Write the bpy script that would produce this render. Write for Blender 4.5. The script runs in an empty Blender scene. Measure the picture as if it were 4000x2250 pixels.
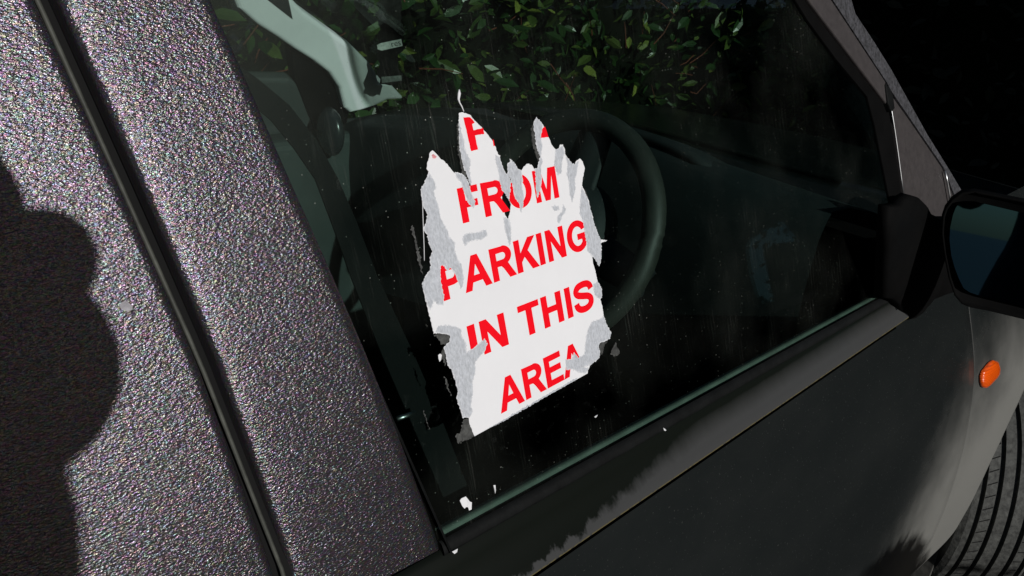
import bpy, bmesh, math, random
from mathutils import Vector, Matrix
from mathutils.geometry import tessellate_polygon

SC = bpy.context.scene
COL = SC.collection
R_ = math.radians
rnd = random.Random(11)

# ------------------------------------------------------------------ camera
# lens of 2900 px on a 4000 px wide picture; the axes are right, down, forward
FPX, CX, CY = 2900.0, 2000.0, 1125.0
ZB, TUM = 0.93, R_(20)                      # height of the window ledge, lean of the side glass
CT, ST = math.cos(TUM), math.sin(TUM)
_vx = Vector((3330.0, -1105.0, FPX)).normalized()
_b = -FPX * FPX / (0.175 * 3330.0 - 1105.0)
_vd = Vector((0.175 * _b, _b, FPX)).normalized()
_n = _vx.cross(_vd)
_u = -_vd
RX = _vx
RY = ST * _u + CT * _n
RZ = CT * _u - ST * _n
CAM = Vector((0.0, ST * 0.279 - CT * 0.45, ZB + CT * 0.279 + ST * 0.45))

def c2w(v):
    return Vector((RX.dot(v), RY.dot(v), RZ.dot(v)))

cam_data = bpy.data.cameras.new('camera')
cam_data.sensor_width = 36.0
cam_data.lens = FPX / 4000.0 * 36.0
cam_data.clip_start = 0.01
cam_data.clip_end = 3000.0
cam = bpy.data.objects.new('camera', cam_data)
COL.objects.link(cam)
right, down, fwd = c2w(Vector((1, 0, 0))), c2w(Vector((0, 1, 0))), c2w(Vector((0, 0, 1)))
m = Matrix.Identity(4)
for i in range(3):
    m[i][0], m[i][1], m[i][2], m[i][3] = right[i], -down[i], -fwd[i], CAM[i]
cam.matrix_world = m
SC.camera = cam

# ------------------------------------------------------------------ light
SUNDIR = Vector((0.163, 0.913, -0.374)).normalized()      # the way the light travels
sun_el = math.asin(-SUNDIR.z)
world = bpy.data.worlds.new('World')
SC.world = world
world.use_nodes = True
wn = world.node_tree.nodes
wl = world.node_tree.links
for x in list(wn):
    wn.remove(x)
sky = wn.new('ShaderNodeTexSky')
sky.sky_type = 'NISHITA'
sky.sun_disc = False
sky.sun_elevation = sun_el
sky.sun_rotation = math.atan2(-SUNDIR.x, -SUNDIR.y)
bg = wn.new('ShaderNodeBackground')
bg.inputs['Strength'].default_value = 0.05
wo = wn.new('ShaderNodeOutputWorld')
wl.new(sky.outputs[0], bg.inputs['Color'])
wl.new(bg.outputs[0], wo.inputs['Surface'])
sl = bpy.data.lights.new('sun', 'SUN')
sl.energy = 5.0
sl.angle = R_(0.53)
sl.color = (1.0, 0.98, 0.96)
sun = bpy.data.objects.new('sun', sl)
COL.objects.link(sun)
sun.rotation_euler = SUNDIR.to_track_quat('-Z', 'Y').to_euler()
sun.location = (-2, -10, 6)
SC.view_settings.view_transform = 'Standard'
SC.view_settings.look = 'None'
SC.view_settings.exposure = -0.62
SC.view_settings.gamma = 1.0
SC.view_settings.use_curve_mapping = False
SC.cycles.max_bounces = 10
SC.cycles.transparent_max_bounces = 24
SC.cycles.glossy_bounces = 5
SC.cycles.caustics_reflective = False
SC.cycles.caustics_refractive = False

# ------------------------------------------------------------------ geometry helpers
def ray(px, py):
    return c2w(Vector((px - CX, py - CY, FPX))).normalized()

def hit(px, py, p, n):
    r, p, n = ray(px, py), Vector(p), Vector(n)
    return CAM + r * ((p - CAM).dot(n) / r.dot(n))

def G(a, h, off=0.0):                       # a point of the side glass: along, up, inwards
    return Vector((a, ST * h + CT * off, ZB + CT * h - ST * off))

def gl(px, py, off=0.0):                    # photo position to (a, h) on the side glass
    p = hit(px, py, G(0, 0, off), (0, CT, -ST))
    return (p.x, (p.z + ST * off - ZB) / CT)

def at_y(px, py, y):
    return hit(px, py, (0, y, 0), (0, 1, 0))

def interp(tab, z):
    if z <= tab[0][0]:
        return tab[0][1]
    for (a, b), (c, d) in zip(tab, tab[1:]):
        if z <= c:
            t = (z - a) / (c - a)
            return b + (d - b) * t
    return tab[-1][1]

def r1(x, y): return (x * .5522 + 1500, y * .5522 + 300)
def r2(x, y): return (x * .5522 + 1500, y * .5522 + 1000)
def r3(x, y): return (x * .4831 + 700, y * .4831)
def r5(x, y): return (x * .5522 + 2900, y * .5522)
def r6(x, y): return (x * .5522 + 2900, y * .5522 + 700)
def rb(x, y): return (x * .4486 + 1500, y * .4486 + 1600)

def put(name, me, mat, parent=None):
    o = bpy.data.objects.new(name, me)
    COL.objects.link(o)
    for mm in (mat if isinstance(mat, (list, tuple)) else [mat]):
        me.materials.append(mm)
    if parent is not None:
        o.parent = parent
        if parent.type == 'EMPTY':
            o.location = -parent.location
    return o

def obj(name, verts, faces, mat, parent=None, smooth=False):
    me = bpy.data.meshes.new(name)
    me.from_pydata([tuple(v) for v in verts], [], faces)
    me.validate()
    bm = bmesh.new()
    bm.from_mesh(me)
    bmesh.ops.recalc_face_normals(bm, faces=bm.faces)
    bm.to_mesh(me)
    bm.free()
    if smooth:
        for p in me.polygons:
            p.use_smooth = True
    return put(name, me, mat, parent)

def bevel(o, w, seg=2, ang=35):
    b = o.modifiers.new('bevel', 'BEVEL')
    b.width, b.segments, b.limit_method, b.angle_limit = w, seg, 'ANGLE', R_(ang)
    return o

class MB:
    def __init__(s):
        s.v, s.f = [], []
    def add(s, vs, fs):
        k = len(s.v)
        s.v += [Vector(v) for v in vs]
        s.f += [tuple(i + k for i in f) for f in fs]
    def box(s, lo, hi):
        x0, y0, z0 = lo
        x1, y1, z1 = hi
        s.add([(x0,y0,z0),(x1,y0,z0),(x1,y1,z0),(x0,y1,z0),(x0,y0,z1),(x1,y0,z1),(x1,y1,z1),(x0,y1,z1)],
              [(0,3,2,1),(4,5,6,7),(0,1,5,4),(1,2,6,5),(2,3,7,6),(3,0,4,7)])
    def tube(s, pts, rad, n=10, closed=False):
        pts = [Vector(p) for p in pts]
        N = len(pts)
        rads = rad if isinstance(rad, (list, tuple)) else [rad] * N
        base, ref = len(s.v), Vector((0.31, 0.2, 0.93))
        for i, p in enumerate(pts):
            a = pts[(i - 1) % N] if (closed or i) else p
            b = pts[(i + 1) % N] if (closed or i < N - 1) else p
            t = (b - a).normalized()
            e1 = t.cross(ref)
            if e1.length < 1e-4:
                e1 = t.cross(Vector((1, 0, 0)))
            e1.normalize()
            e2 = t.cross(e1)
            for k in range(n):
                w = 2 * math.pi * k / n
                s.v.append(p + rads[i] * (math.cos(w) * e1 + math.sin(w) * e2))
        for i in range(N if closed else N - 1):
            j = (i + 1) % N
            for k in range(n):
                l = (k + 1) % n
                s.f.append((base + i*n + k, base + i*n + l, base + j*n + l, base + j*n + k))
        if not closed:
            s.f.append(tuple(base + k for k in range(n))[::-1])
            s.f.append(tuple(base + (N-1)*n + k for k in range(n)))
    def prism(s, loops, fa, fb):            # loops of 2-D points, first the outline, then holes
        flat = [p for l in loops for p in l]
        tris = tessellate_polygon([[Vector((p[0], p[1], 0)) for p in l] for l in loops])
        n, base = len(flat), len(s.v)
        s.v += [fa(*p) for p in flat] + [fb(*p) for p in flat]
        for t in tris:
            s.f.append(tuple(base + i for i in t))
            s.f.append(tuple(base + n + i for i in reversed(t)))
        k = 0
        for l in loops:
            for i in range(len(l)):
                j = (i + 1) % len(l)
                s.f.append((base + k + i, base + k + j, base + n + k + j, base + n + k + i))
            k += len(l)
    def grid(s, rows):                      # rows of points
        base, w = len(s.v), len(rows[0])
        for r in rows:
            s.v += [Vector(p) for p in r]
        for i in range(len(rows) - 1):
            for j in range(w - 1):
                s.f.append((base + i*w + j, base + i*w + j + 1, base + (i+1)*w + j + 1, base + (i+1)*w + j))
    def build(s, name, mat, parent=None, smooth=False):
        return obj(name, s.v, s.f, mat, parent, smooth)

def glass_prism(mb, loops, o0, o1):
    mb.prism(loops, lambda a, h: G(a, h, o0), lambda a, h: G(a, h, o1))

def ragged(loop, amp, step, seed=0, skip=()):
    """a torn outline: long edges are broken up and shaken a little"""
    r = random.Random(seed)
    out = []
    for i in range(len(loop)):
        a, b = Vector(loop[i]), Vector(loop[(i + 1) % len(loop)])
        n = 1 if i in skip else max(1, int((b - a).length / step))
        d = (b - a)
        nn = Vector((-d.y, d.x)).normalized() if d.length > 1e-9 else Vector((0, 0))
        for k in range(n):
            p = a + d * (k / n)
            if k:
                p = p + nn * r.gauss(0, amp)
            out.append((p.x, p.y))
    return out

def tag(o, label=None, cat=None, group=None, kind=None):
    for k, v in (('label', label), ('category', cat), ('group', group), ('kind', kind)):
        if v:
            o[k] = v
    return o

def empty(name, loc, label, cat, group=None):
    o = bpy.data.objects.new(name, None)
    o.empty_display_size = 0.1
    o.location = loc
    COL.objects.link(o)
    return tag(o, label, cat, group)

# ------------------------------------------------------------------ materials
def mat(name, base, rough=.5, metal=0.0, spec=.5, bump=None, vary=None, coat=0.0, stretch=None):
    """bump = (scale, strength, distance); vary = (scale, darker factor, lighter factor)"""
    mt = bpy.data.materials.new(name)
    mt.use_nodes = True
    nt = mt.node_tree
    p = nt.nodes['Principled BSDF']
    p.inputs['Base Color'].default_value = (*base, 1)
    p.inputs['Roughness'].default_value = rough
    p.inputs['Metallic'].default_value = metal
    p.inputs['Specular IOR Level'].default_value = spec
    p.inputs['Coat Weight'].default_value = coat
    tc = nt.nodes.new('ShaderNodeTexCoord')
    if vary:
        nz = nt.nodes.new('ShaderNodeTexNoise')
        nz.inputs['Scale'].default_value = vary[0]
        nz.inputs['Detail'].default_value = 8
        nz.inputs['Roughness'].default_value = .65
        rp = nt.nodes.new('ShaderNodeValToRGB')
        rp.color_ramp.elements[0].position = .32
        rp.color_ramp.elements[1].position = .68
        rp.color_ramp.elements[0].color = (*[c * vary[1] for c in base], 1)
        rp.color_ramp.elements[1].color = (*[c * vary[2] for c in base], 1)
        if stretch:
            mp = nt.nodes.new('ShaderNodeMapping')
            mp.inputs['Scale'].default_value = stretch
            mp.inputs['Rotation'].default_value = (0, R_(8), 0)
            nt.links.new(tc.outputs['Object'], mp.inputs['Vector'])
            nt.links.new(mp.outputs[0], nz.inputs['Vector'])
        else:
            nt.links.new(tc.outputs['Object'], nz.inputs['Vector'])
        nt.links.new(nz.outputs['Fac'], rp.inputs['Fac'])
        nt.links.new(rp.outputs['Color'], p.inputs['Base Color'])
    if bump:
        nb = nt.nodes.new('ShaderNodeTexNoise')
        nb.inputs['Scale'].default_value = bump[0]
        nb.inputs['Detail'].default_value = 5
        bp = nt.nodes.new('ShaderNodeBump')
        bp.inputs['Strength'].default_value = bump[1]
        bp.inputs['Distance'].default_value = bump[2]
        nt.links.new(tc.outputs['Object'], nb.inputs['Vector'])
        nt.links.new(nb.outputs['Fac'], bp.inputs['Height'])
        nt.links.new(bp.outputs['Normal'], p.inputs['Normal'])
    return mt

def N(nt, t, **kw):
    n = nt.nodes.new(t)
    for k, v in kw.items():
        if k in n.inputs:
            n.inputs[k].default_value = v
        else:
            setattr(n, k, v)
    return n

def math_node(nt, op, a, b=None, clamp=False):
    n = nt.nodes.new('ShaderNodeMath')
    n.operation = op
    n.use_clamp = clamp
    for i, v in enumerate((a, b)):
        if v is None:
            continue
        if hasattr(v, 'type'):
            nt.links.new(v, n.inputs[i])
        else:
            n.inputs[i].default_value = v
    return n.outputs[0]

def glass_mat(name, tint, dirt):
    """tinted pane: lets light straight through, mirrors by the angle, carries dust, specks and wipe streaks"""
    mt = bpy.data.materials.new(name)
    mt.use_nodes = True
    nt = mt.node_tree
    nt.nodes.remove(nt.nodes['Principled BSDF'])
    out = nt.nodes['Material Output']
    tr = N(nt, 'ShaderNodeBsdfTransparent')
    tr.inputs[0].default_value = (*tint, 1)
    gs = N(nt, 'ShaderNodeBsdfGlossy')
    gs.inputs['Roughness'].default_value = 0.0
    gs.inputs['Color'].default_value = (1, 1, 1, 1)
    lw = N(nt, 'ShaderNodeLayerWeight')
    lw.inputs['Blend'].default_value = .5
    f = math_node(nt, 'POWER', lw.outputs['Facing'], 5.0)
    f = math_node(nt, 'MULTIPLY_ADD', f, .96)
    f.node.inputs[2].default_value = .02
    mx = N(nt, 'ShaderNodeMixShader')
    nt.links.new(f, mx.inputs[0])
    nt.links.new(tr.outputs[0], mx.inputs[1])
    nt.links.new(gs.outputs[0], mx.inputs[2])
    last = mx.outputs[0]
    if dirt:
        tc = N(nt, 'ShaderNodeTexCoord')
        vo = N(nt, 'ShaderNodeTexVoronoi', Scale=210.0)
        nt.links.new(tc.outputs['Object'], vo.inputs['Vector'])
        sp = math_node(nt, 'LESS_THAN', vo.outputs['Distance'], .10)
        sepc = N(nt, 'ShaderNodeSeparateColor')
        nt.links.new(vo.outputs['Color'], sepc.inputs[0])
        pick = math_node(nt, 'GREATER_THAN', sepc.outputs[0], .80)
        sp = math_node(nt, 'MULTIPLY', sp, pick)
        nz = N(nt, 'ShaderNodeTexNoise', Scale=7.0, Detail=6.0)
        nt.links.new(tc.outputs['Object'], nz.inputs['Vector'])
        patch = N(nt, 'ShaderNodeMapRange')
        patch.inputs[1].default_value, patch.inputs[2].default_value = .42, .72
        nt.links.new(nz.outputs['Fac'], patch.inputs[0])
        sp = math_node(nt, 'MULTIPLY', sp, math_node(nt, 'ADD', patch.outputs[0], .15))
        # wipe streaks: noise drawn out along one direction
        mp = N(nt, 'ShaderNodeMapping')
        mp.inputs['Rotation'].default_value = (0, R_(14), 0)
        mp.inputs['Scale'].default_value = (520, 60, 9)
        nt.links.new(tc.outputs['Object'], mp.inputs['Vector'])
        ns = N(nt, 'ShaderNodeTexNoise', Scale=1.0, Detail=3.0)
        nt.links.new(mp.outputs[0], ns.inputs['Vector'])
        st = N(nt, 'ShaderNodeMapRange')
        st.inputs[1].default_value, st.inputs[2].default_value = .60, .85
        nt.links.new(ns.outputs['Fac'], st.inputs[0])
        film = math_node(nt, 'MULTIPLY', patch.outputs[0], .012)
        geo = N(nt, 'ShaderNodeNewGeometry')
        sp3 = N(nt, 'ShaderNodeSeparateXYZ')
        nt.links.new(geo.outputs['Position'], sp3.inputs[0])
        ex = N(nt, 'ShaderNodeMapRange')            # dust along the upper rear edge
        ex.inputs[1].default_value, ex.inputs[2].default_value = .30, .18
        nt.links.new(math_node(nt, 'ADD', sp3.outputs[0], math_node(nt, 'MULTIPLY', math_node(nt, 'SUBTRACT', 1.25, sp3.outputs[2]), .6)), ex.inputs[0])
        film = math_node(nt, 'ADD', film, math_node(nt, 'MULTIPLY', ex.outputs[0], .035))
        strk = math_node(nt, 'MULTIPLY', math_node(nt, 'MULTIPLY', st.outputs[0], patch.outputs[0]), .10)
        fac = math_node(nt, 'ADD', math_node(nt, 'MULTIPLY', sp, .55), math_node(nt, 'ADD', film, strk))
        fac = math_node(nt, 'MULTIPLY', fac, dirt, True)
        df = N(nt, 'ShaderNodeBsdfDiffuse')
        df.inputs[0].default_value = (.36, .37, .33, 1)
        m2 = N(nt, 'ShaderNodeMixShader')
        nt.links.new(fac, m2.inputs[0])
        nt.links.new(last, m2.inputs[1])
        nt.links.new(df.outputs[0], m2.inputs[2])
        last = m2.outputs[0]
    nt.links.new(last, out.inputs['Surface'])
    return mt

def grain_mat():
    """coarse textured dark metallic coating with small coloured flakes"""
    mt = bpy.data.materials.new('textured_dark_paint')
    mt.use_nodes = True
    nt = mt.node_tree
    p = nt.nodes['Principled BSDF']
    tc = N(nt, 'ShaderNodeTexCoord')
    mp = N(nt, 'ShaderNodeMapping')
    mp.inputs['Rotation'].default_value = (0, R_(-28), 0)
    mp.inputs['Scale'].default_value = (.62, 1, 1.25)
    nt.links.new(tc.outputs['Object'], mp.inputs['Vector'])
    n1 = N(nt, 'ShaderNodeTexNoise', Scale=680.0, Detail=2.0, Roughness=.6)
    n2 = N(nt, 'ShaderNodeTexNoise', Scale=40.0, Detail=3.0)
    for q in (n1, n2):
        nt.links.new(mp.outputs[0], q.inputs['Vector'])
    hgt = math_node(nt, 'ADD', n1.outputs['Fac'], math_node(nt, 'MULTIPLY', n2.outputs['Fac'], .5))
    bp = N(nt, 'ShaderNodeBump', Strength=1.0, Distance=.00075)
    nt.links.new(hgt, bp.inputs['Height'])
    nt.links.new(bp.outputs['Normal'], p.inputs['Normal'])
    vo = N(nt, 'ShaderNodeTexVoronoi', Scale=1000.0)
    nt.links.new(mp.outputs[0], vo.inputs['Vector'])
    hs = N(nt, 'ShaderNodeMixRGB', blend_type='MIX')
    hs.inputs[0].default_value = .24
    hs.inputs[1].default_value = (.30, .275, .31, 1)
    nt.links.new(vo.outputs['Color'], hs.inputs[2])
    dk = N(nt, 'ShaderNodeMixRGB', blend_type='MULTIPLY')
    dk.inputs[0].default_value = 1.0
    dk.inputs[2].default_value = (.275, .265, .277, 1)
    nt.links.new(hs.outputs[0], dk.inputs[1])
    nt.links.new(dk.outputs[0], p.inputs['Base Color'])
    p.inputs['Metallic'].default_value = .82
    p.inputs['Roughness'].default_value = .25
    return mt

def dust_and_sheen_paint():
    """smooth dark paint; road dust and a painted sheen gather low down and towards the wheel"""
    mt = bpy.data.materials.new('dark_body_paint')
    mt.use_nodes = True
    nt = mt.node_tree
    p = nt.nodes['Principled BSDF']
    geo = N(nt, 'ShaderNodeNewGeometry')
    sx = N(nt, 'ShaderNodeSeparateXYZ')
    nt.links.new(geo.outputs['Position'], sx.inputs[0])
    # distance from the hub of the front wheel
    ddx = math_node(nt, 'SUBTRACT', sx.outputs[0], 1.90)
    ddz = math_node(nt, 'MULTIPLY', math_node(nt, 'SUBTRACT', sx.outputs[2], .20), 1.35)
    d2 = math_node(nt, 'SQRT', math_node(nt, 'ADD', math_node(nt, 'MULTIPLY', ddx, ddx), math_node(nt, 'MULTIPLY', ddz, ddz)))
    nz = N(nt, 'ShaderNodeTexNoise', Scale=9.0, Detail=6.0, Roughness=.6)
    nt.links.new(geo.outputs['Position'], nz.inputs['Vector'])
    d3 = math_node(nt, 'ADD', d2, math_node(nt, 'MULTIPLY', math_node(nt, 'SUBTRACT', nz.outputs['Fac'], .5), .22))
    mr = N(nt, 'ShaderNodeMapRange')
    mr.interpolation_type = 'SMOOTHSTEP'
    mr.inputs[1].default_value, mr.inputs[2].default_value = .95, .56
    nt.links.new(d3, mr.inputs[0])
    fine = N(nt, 'ShaderNodeTexNoise', Scale=420.0, Detail=3.0)
    nt.links.new(geo.outputs['Position'], fine.inputs['Vector'])
    spk = math_node(nt, 'MULTIPLY', math_node(nt, 'GREATER_THAN', fine.outputs['Fac'], .70), .35)
    fac = math_node(nt, 'ADD', math_node(nt, 'MULTIPLY', mr.outputs[0], .95), math_node(nt, 'MULTIPLY', spk, .55))
    big = N(nt, 'ShaderNodeTexNoise', Scale=3.5, Detail=9.0, Roughness=.7)
    bm_ = N(nt, 'ShaderNodeMapping')
    bm_.inputs['Scale'].default_value = (1, 1, 2.2)
    bm_.inputs['Rotation'].default_value = (0, R_(25), 0)
    nt.links.new(geo.outputs['Position'], bm_.inputs['Vector'])
    nt.links.new(bm_.outputs[0], big.inputs['Vector'])
    bmr = N(nt, 'ShaderNodeMapRange')
    bmr.inputs[1].default_value, bmr.inputs[2].default_value, bmr.inputs[4].default_value = .45, .75, .035
    nt.links.new(big.outputs['Fac'], bmr.inputs[0])
    fac = math_node(nt, 'ADD', fac, bmr.outputs[0], True)
    mx = N(nt, 'ShaderNodeMixRGB')
    mx.inputs[1].default_value = (.0105, .0125, .0125, 1)
    mx.inputs[2].default_value = (.143, .142, .130, 1)  # dust tone that also carries the sheen of wing and lower door
    nt.links.new(fac, mx.inputs[0])
    nt.links.new(mx.outputs[0], p.inputs['Base Color'])
    rr = N(nt, 'ShaderNodeMapRange')
    rr.inputs[3].default_value, rr.inputs[4].default_value = .22, .75
    nt.links.new(fac, rr.inputs[0])
    nt.links.new(rr.outputs[0], p.inputs['Roughness'])
    bp = N(nt, 'ShaderNodeBump', Strength=.08, Distance=.001)
    nt.links.new(fine.outputs['Fac'], bp.inputs['Height'])
    nt.links.new(bp.outputs['Normal'], p.inputs['Normal'])
    return mt

def moulding_mat():
    """satin black ledge with a grey weathered film rubbed off in a ragged patch; the soft dark top further forward is painted shade"""
    mt = bpy.data.materials.new('weathered_shaded_ledge_paint')
    mt.use_nodes = True
    nt = mt.node_tree
    p = nt.nodes['Principled BSDF']
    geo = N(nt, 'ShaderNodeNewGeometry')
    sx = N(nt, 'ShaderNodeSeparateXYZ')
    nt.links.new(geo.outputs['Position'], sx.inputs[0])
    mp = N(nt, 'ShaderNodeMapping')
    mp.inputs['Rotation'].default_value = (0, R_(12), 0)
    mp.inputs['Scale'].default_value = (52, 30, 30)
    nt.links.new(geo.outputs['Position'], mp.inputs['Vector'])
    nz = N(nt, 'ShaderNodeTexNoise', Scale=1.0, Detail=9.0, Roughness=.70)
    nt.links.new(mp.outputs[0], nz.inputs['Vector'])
    # film below a ragged line, which rises and softens into painted shade towards the front
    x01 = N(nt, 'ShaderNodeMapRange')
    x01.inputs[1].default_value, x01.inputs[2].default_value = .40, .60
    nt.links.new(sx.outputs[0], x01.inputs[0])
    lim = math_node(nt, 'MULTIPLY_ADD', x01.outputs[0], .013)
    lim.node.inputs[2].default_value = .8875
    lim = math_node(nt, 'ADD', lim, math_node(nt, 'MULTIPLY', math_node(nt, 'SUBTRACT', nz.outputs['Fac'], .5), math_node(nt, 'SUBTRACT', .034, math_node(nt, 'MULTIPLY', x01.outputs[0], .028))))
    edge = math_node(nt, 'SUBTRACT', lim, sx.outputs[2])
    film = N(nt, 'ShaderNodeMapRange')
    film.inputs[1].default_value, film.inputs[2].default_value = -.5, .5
    wdt = math_node(nt, 'MULTIPLY_ADD', x01.outputs[0], .016)  # wider fade to the front paints the shade below the window seal
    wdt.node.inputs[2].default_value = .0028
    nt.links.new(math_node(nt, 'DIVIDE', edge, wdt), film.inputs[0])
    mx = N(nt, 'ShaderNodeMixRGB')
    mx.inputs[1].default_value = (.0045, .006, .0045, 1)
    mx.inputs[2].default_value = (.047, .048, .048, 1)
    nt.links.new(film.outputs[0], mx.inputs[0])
    # lichen along the lower lip
    lz = N(nt, 'ShaderNodeMapRange')
    lz.inputs[1].default_value, lz.inputs[2].default_value = .8820, .8800
    nt.links.new(sx.outputs[2], lz.inputs[0])
    fine = N(nt, 'ShaderNodeTexNoise', Scale=260.0, Detail=3.0)
    nt.links.new(geo.outputs['Position'], fine.inputs['Vector'])
    lf = math_node(nt, 'MULTIPLY', lz.outputs[0], math_node(nt, 'GREATER_THAN', fine.outputs['Fac'], .42))
    m2 = N(nt, 'ShaderNodeMixRGB')
    m2.inputs[2].default_value = (.17, .14, .055, 1)
    nt.links.new(lf, m2.inputs[0])
    nt.links.new(mx.outputs[0], m2.inputs[1])
    nt.links.new(m2.outputs[0], p.inputs['Base Color'])
    p.inputs['Roughness'].default_value = .42
    p.inputs['Specular IOR Level'].default_value = .12
    return mt

M = {}
M['grain'] = grain_mat()
M['paint'] = dust_and_sheen_paint()
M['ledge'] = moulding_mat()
M['glass'] = glass_mat('tinted_side_glass', (.755, .84, .81), 1.0)
M['clear'] = glass_mat('tinted_far_glass', (.80, .87, .82), 0.0)
M['rubber'] = mat('black_rubber', (.005, .0055, .0055), .65, spec=.12, bump=(300, .3, .001), vary=(40, .6, 1.5))
M['gap'] = mat('black_recess', (.006, .006, .006), .9, spec=.2)
M['bead'] = mat('grey_rubber_bead', (.05, .052, .044), .6, spec=.3, vary=(60, .5, 1.4))
M['sealgreen'] = mat('grey_inner_seal', (.115, .14, .12), .6, vary=(30, .7, 1.2))
M['brown'] = mat('faded_brown_frame_paint', (.042, .037, .037), .5, bump=(700, .25, .001), vary=(90, .8, 1.2))
M['lichen'] = mat('weathered_trim_rubber', (.015, .015, .017), .7, bump=(260, .6, .002), vary=(190, .3, 4.5))
M['plastic'] = mat('black_grained_plastic', (.003, .003, .003), .8, spec=.05, bump=(500, .3, .0008), vary=(20, .7, 1.3))
M['dash'] = mat('dark_dashboard_plastic', (.012, .016, .0175), .7, bump=(600, .3, .0006), vary=(6, .7, 1.2))
M['trim'] = mat('pale_pillar_trim', (.70, .73, .745), .75, bump=(500, .2, .0005), vary=(5, .9, 1.05))
M['doortrim'] = mat('grey_green_door_trim', (.034, .045, .043), .7, vary=(5, .7, 1.2))
M['cloth'] = mat('dark_seat_cloth', (.020, .021, .023), .9, bump=(400, .5, .001), vary=(50, .7, 1.3))
M['belt'] = mat('grey_belt_webbing', (.003, .0036, .004), .8, spec=.2, bump=(900, .4, .0005), vary=(30, .8, 1.2))
M['wheelskin'] = mat('dark_wheel_leather', (.029, .030, .026), .55, bump=(700, .35, .0005), vary=(18, .7, 1.2))
M['steel'] = mat('worn_steel', (.45, .46, .47), .35, 1.0)
M['paper'] = mat('white_sticker_paper', (.735, .735, .75), .7, spec=.2, bump=(30, .1, .002), vary=(14, .965, 1.01))
M['red'] = mat('red_print', (.84, .0015, .010), .6, spec=.12, vary=(60, .93, 1.05))
M['pink'] = mat('thinned_red_print', (.75, .30, .32), .6, vary=(200, .7, 1.1))
M['torn'] = mat('torn_paper_ply', (.47, .49, .525), .9, bump=(500, .5, .0012), vary=(1.0, .76, 1.16), stretch=(620, 620, 190))
M['thin'] = mat('thinned_paper_ply', (.60, .61, .635), .8, bump=(500, .3, .001), vary=(180, .86, 1.06))
M['glue'] = mat('dark_glue_film', (.035, .036, .034), .6, bump=(300, .5, .001), vary=(250, .35, 2.2))
M['amber'] = None
M['tyre'] = None
M['asphalt'] = mat('asphalt', (.042, .042, .040), .9, bump=(120, .6, .004), vary=(60, .6, 1.4))
M['bark'] = mat('reddish_twigs', (.14, .035, .018), .7)
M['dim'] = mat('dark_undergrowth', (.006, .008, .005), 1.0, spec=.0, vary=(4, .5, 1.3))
M['drop'] = mat('dry_grey_dropping', (.30, .29, .31), .9, vary=(400, .7, 1.2))

def leaf_mat(name, dark, light, rough):
    mt = bpy.data.materials.new(name)
    mt.use_nodes = True
    nt = mt.node_tree
    p = nt.nodes['Principled BSDF']
    g = N(nt, 'ShaderNodeNewGeometry')
    rp = N(nt, 'ShaderNodeValToRGB')
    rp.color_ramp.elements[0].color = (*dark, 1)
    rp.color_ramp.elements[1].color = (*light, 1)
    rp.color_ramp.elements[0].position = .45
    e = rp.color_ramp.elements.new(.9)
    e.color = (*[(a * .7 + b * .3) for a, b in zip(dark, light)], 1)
    nt.links.new(g.outputs['Random Per Island'], rp.inputs[0])
    nt.links.new(rp.outputs[0], p.inputs['Base Color'])
    p.inputs['Roughness'].default_value = rough
    return mt
M['leaf'] = leaf_mat('glossy_laurel_leaf', (.015, .042, .010), (.19, .22, .045), .35)
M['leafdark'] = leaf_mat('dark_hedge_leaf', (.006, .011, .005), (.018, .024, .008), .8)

def amber_mat():
    mt = bpy.data.materials.new('amber_lens')
    mt.use_nodes = True
    nt = mt.node_tree
    p = nt.nodes['Principled BSDF']
    p.inputs['Base Color'].default_value = (.84, .10, .004, 1)
    p.inputs['Roughness'].default_value = .25
    tc = N(nt, 'ShaderNodeTexCoord')
    wv = N(nt, 'ShaderNodeTexWave', Scale=95.0)
    wv.bands_direction = 'Z'
    nt.links.new(tc.outputs['Object'], wv.inputs['Vector'])
    bp = N(nt, 'ShaderNodeBump', Strength=.5, Distance=.0015)
    nt.links.new(wv.outputs['Fac'], bp.inputs['Height'])
    nt.links.new(bp.outputs['Normal'], p.inputs['Normal'])
    p.inputs['Coat Weight'].default_value = .8
    p.inputs['Coat Roughness'].default_value = .05
    return mt
M['amber'] = amber_mat()
M['tyre'] = mat('worn_tyre_rubber', (.036, .037, .034), .8, bump=(150, .6, .002), vary=(90, .5, 2.2))
M['mirror'] = mat('blue_mirror_glass', (.055, .135, .20), .02, 1.0)

# ------------------------------------------------------------------ setting: ground
gm = MB()
gm.grid([[(x, y, -.06) for x in (-900, -200, -20, 0, 20, 200, 900)] for y in (-900, -200, -20, 0, 20, 200, 900)])
tag(gm.build('ground', M['asphalt']), kind='structure')

# ------------------------------------------------------------------ the car
car = empty('car', (0.6, 0.65, -.06), 'small dark car with textured side panels and an amber side lamp', 'car')

SEAM = [(-.05, .150), (.042, .152), (.194, .134), (.287, .119), (.397, .101), (.50, .083)]        # h -> a
REAR = [(-.006, .272), (.162, .235), (.289, .205), (.398, .182), (.50, .160)]                     # rear edge of the glass
def seam_a(h): return interp(SEAM, h)
def rear_a(h): return interp(REAR, h)
def belt_h(a): return .006 - .0218 * (a - .2817)

PROF = [(.19, -.080), (.258, -.099), (.34, -.1055), (.412, -.108), (.48, -.1078), (.553, -.105), (.61, -.100), (.66, -.0935),
        (.70, -.086), (.74, -.0735), (.78, -.058), (.82, -.041), (.85, -.030), (.872, -.024), (.90, -.016), (.93, -.006), (.95, .004), (.97, .020)]
def body_y(x, z):
    y = interp(PROF, z)
    # the wing swells out towards the wheel arch
    d = math.hypot(x - 1.95, z - .30)
    t = max(0.0, min(1.0, (.72 - d) / .36))
    return y - .026 * t * t * (3 - 2 * t)

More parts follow.
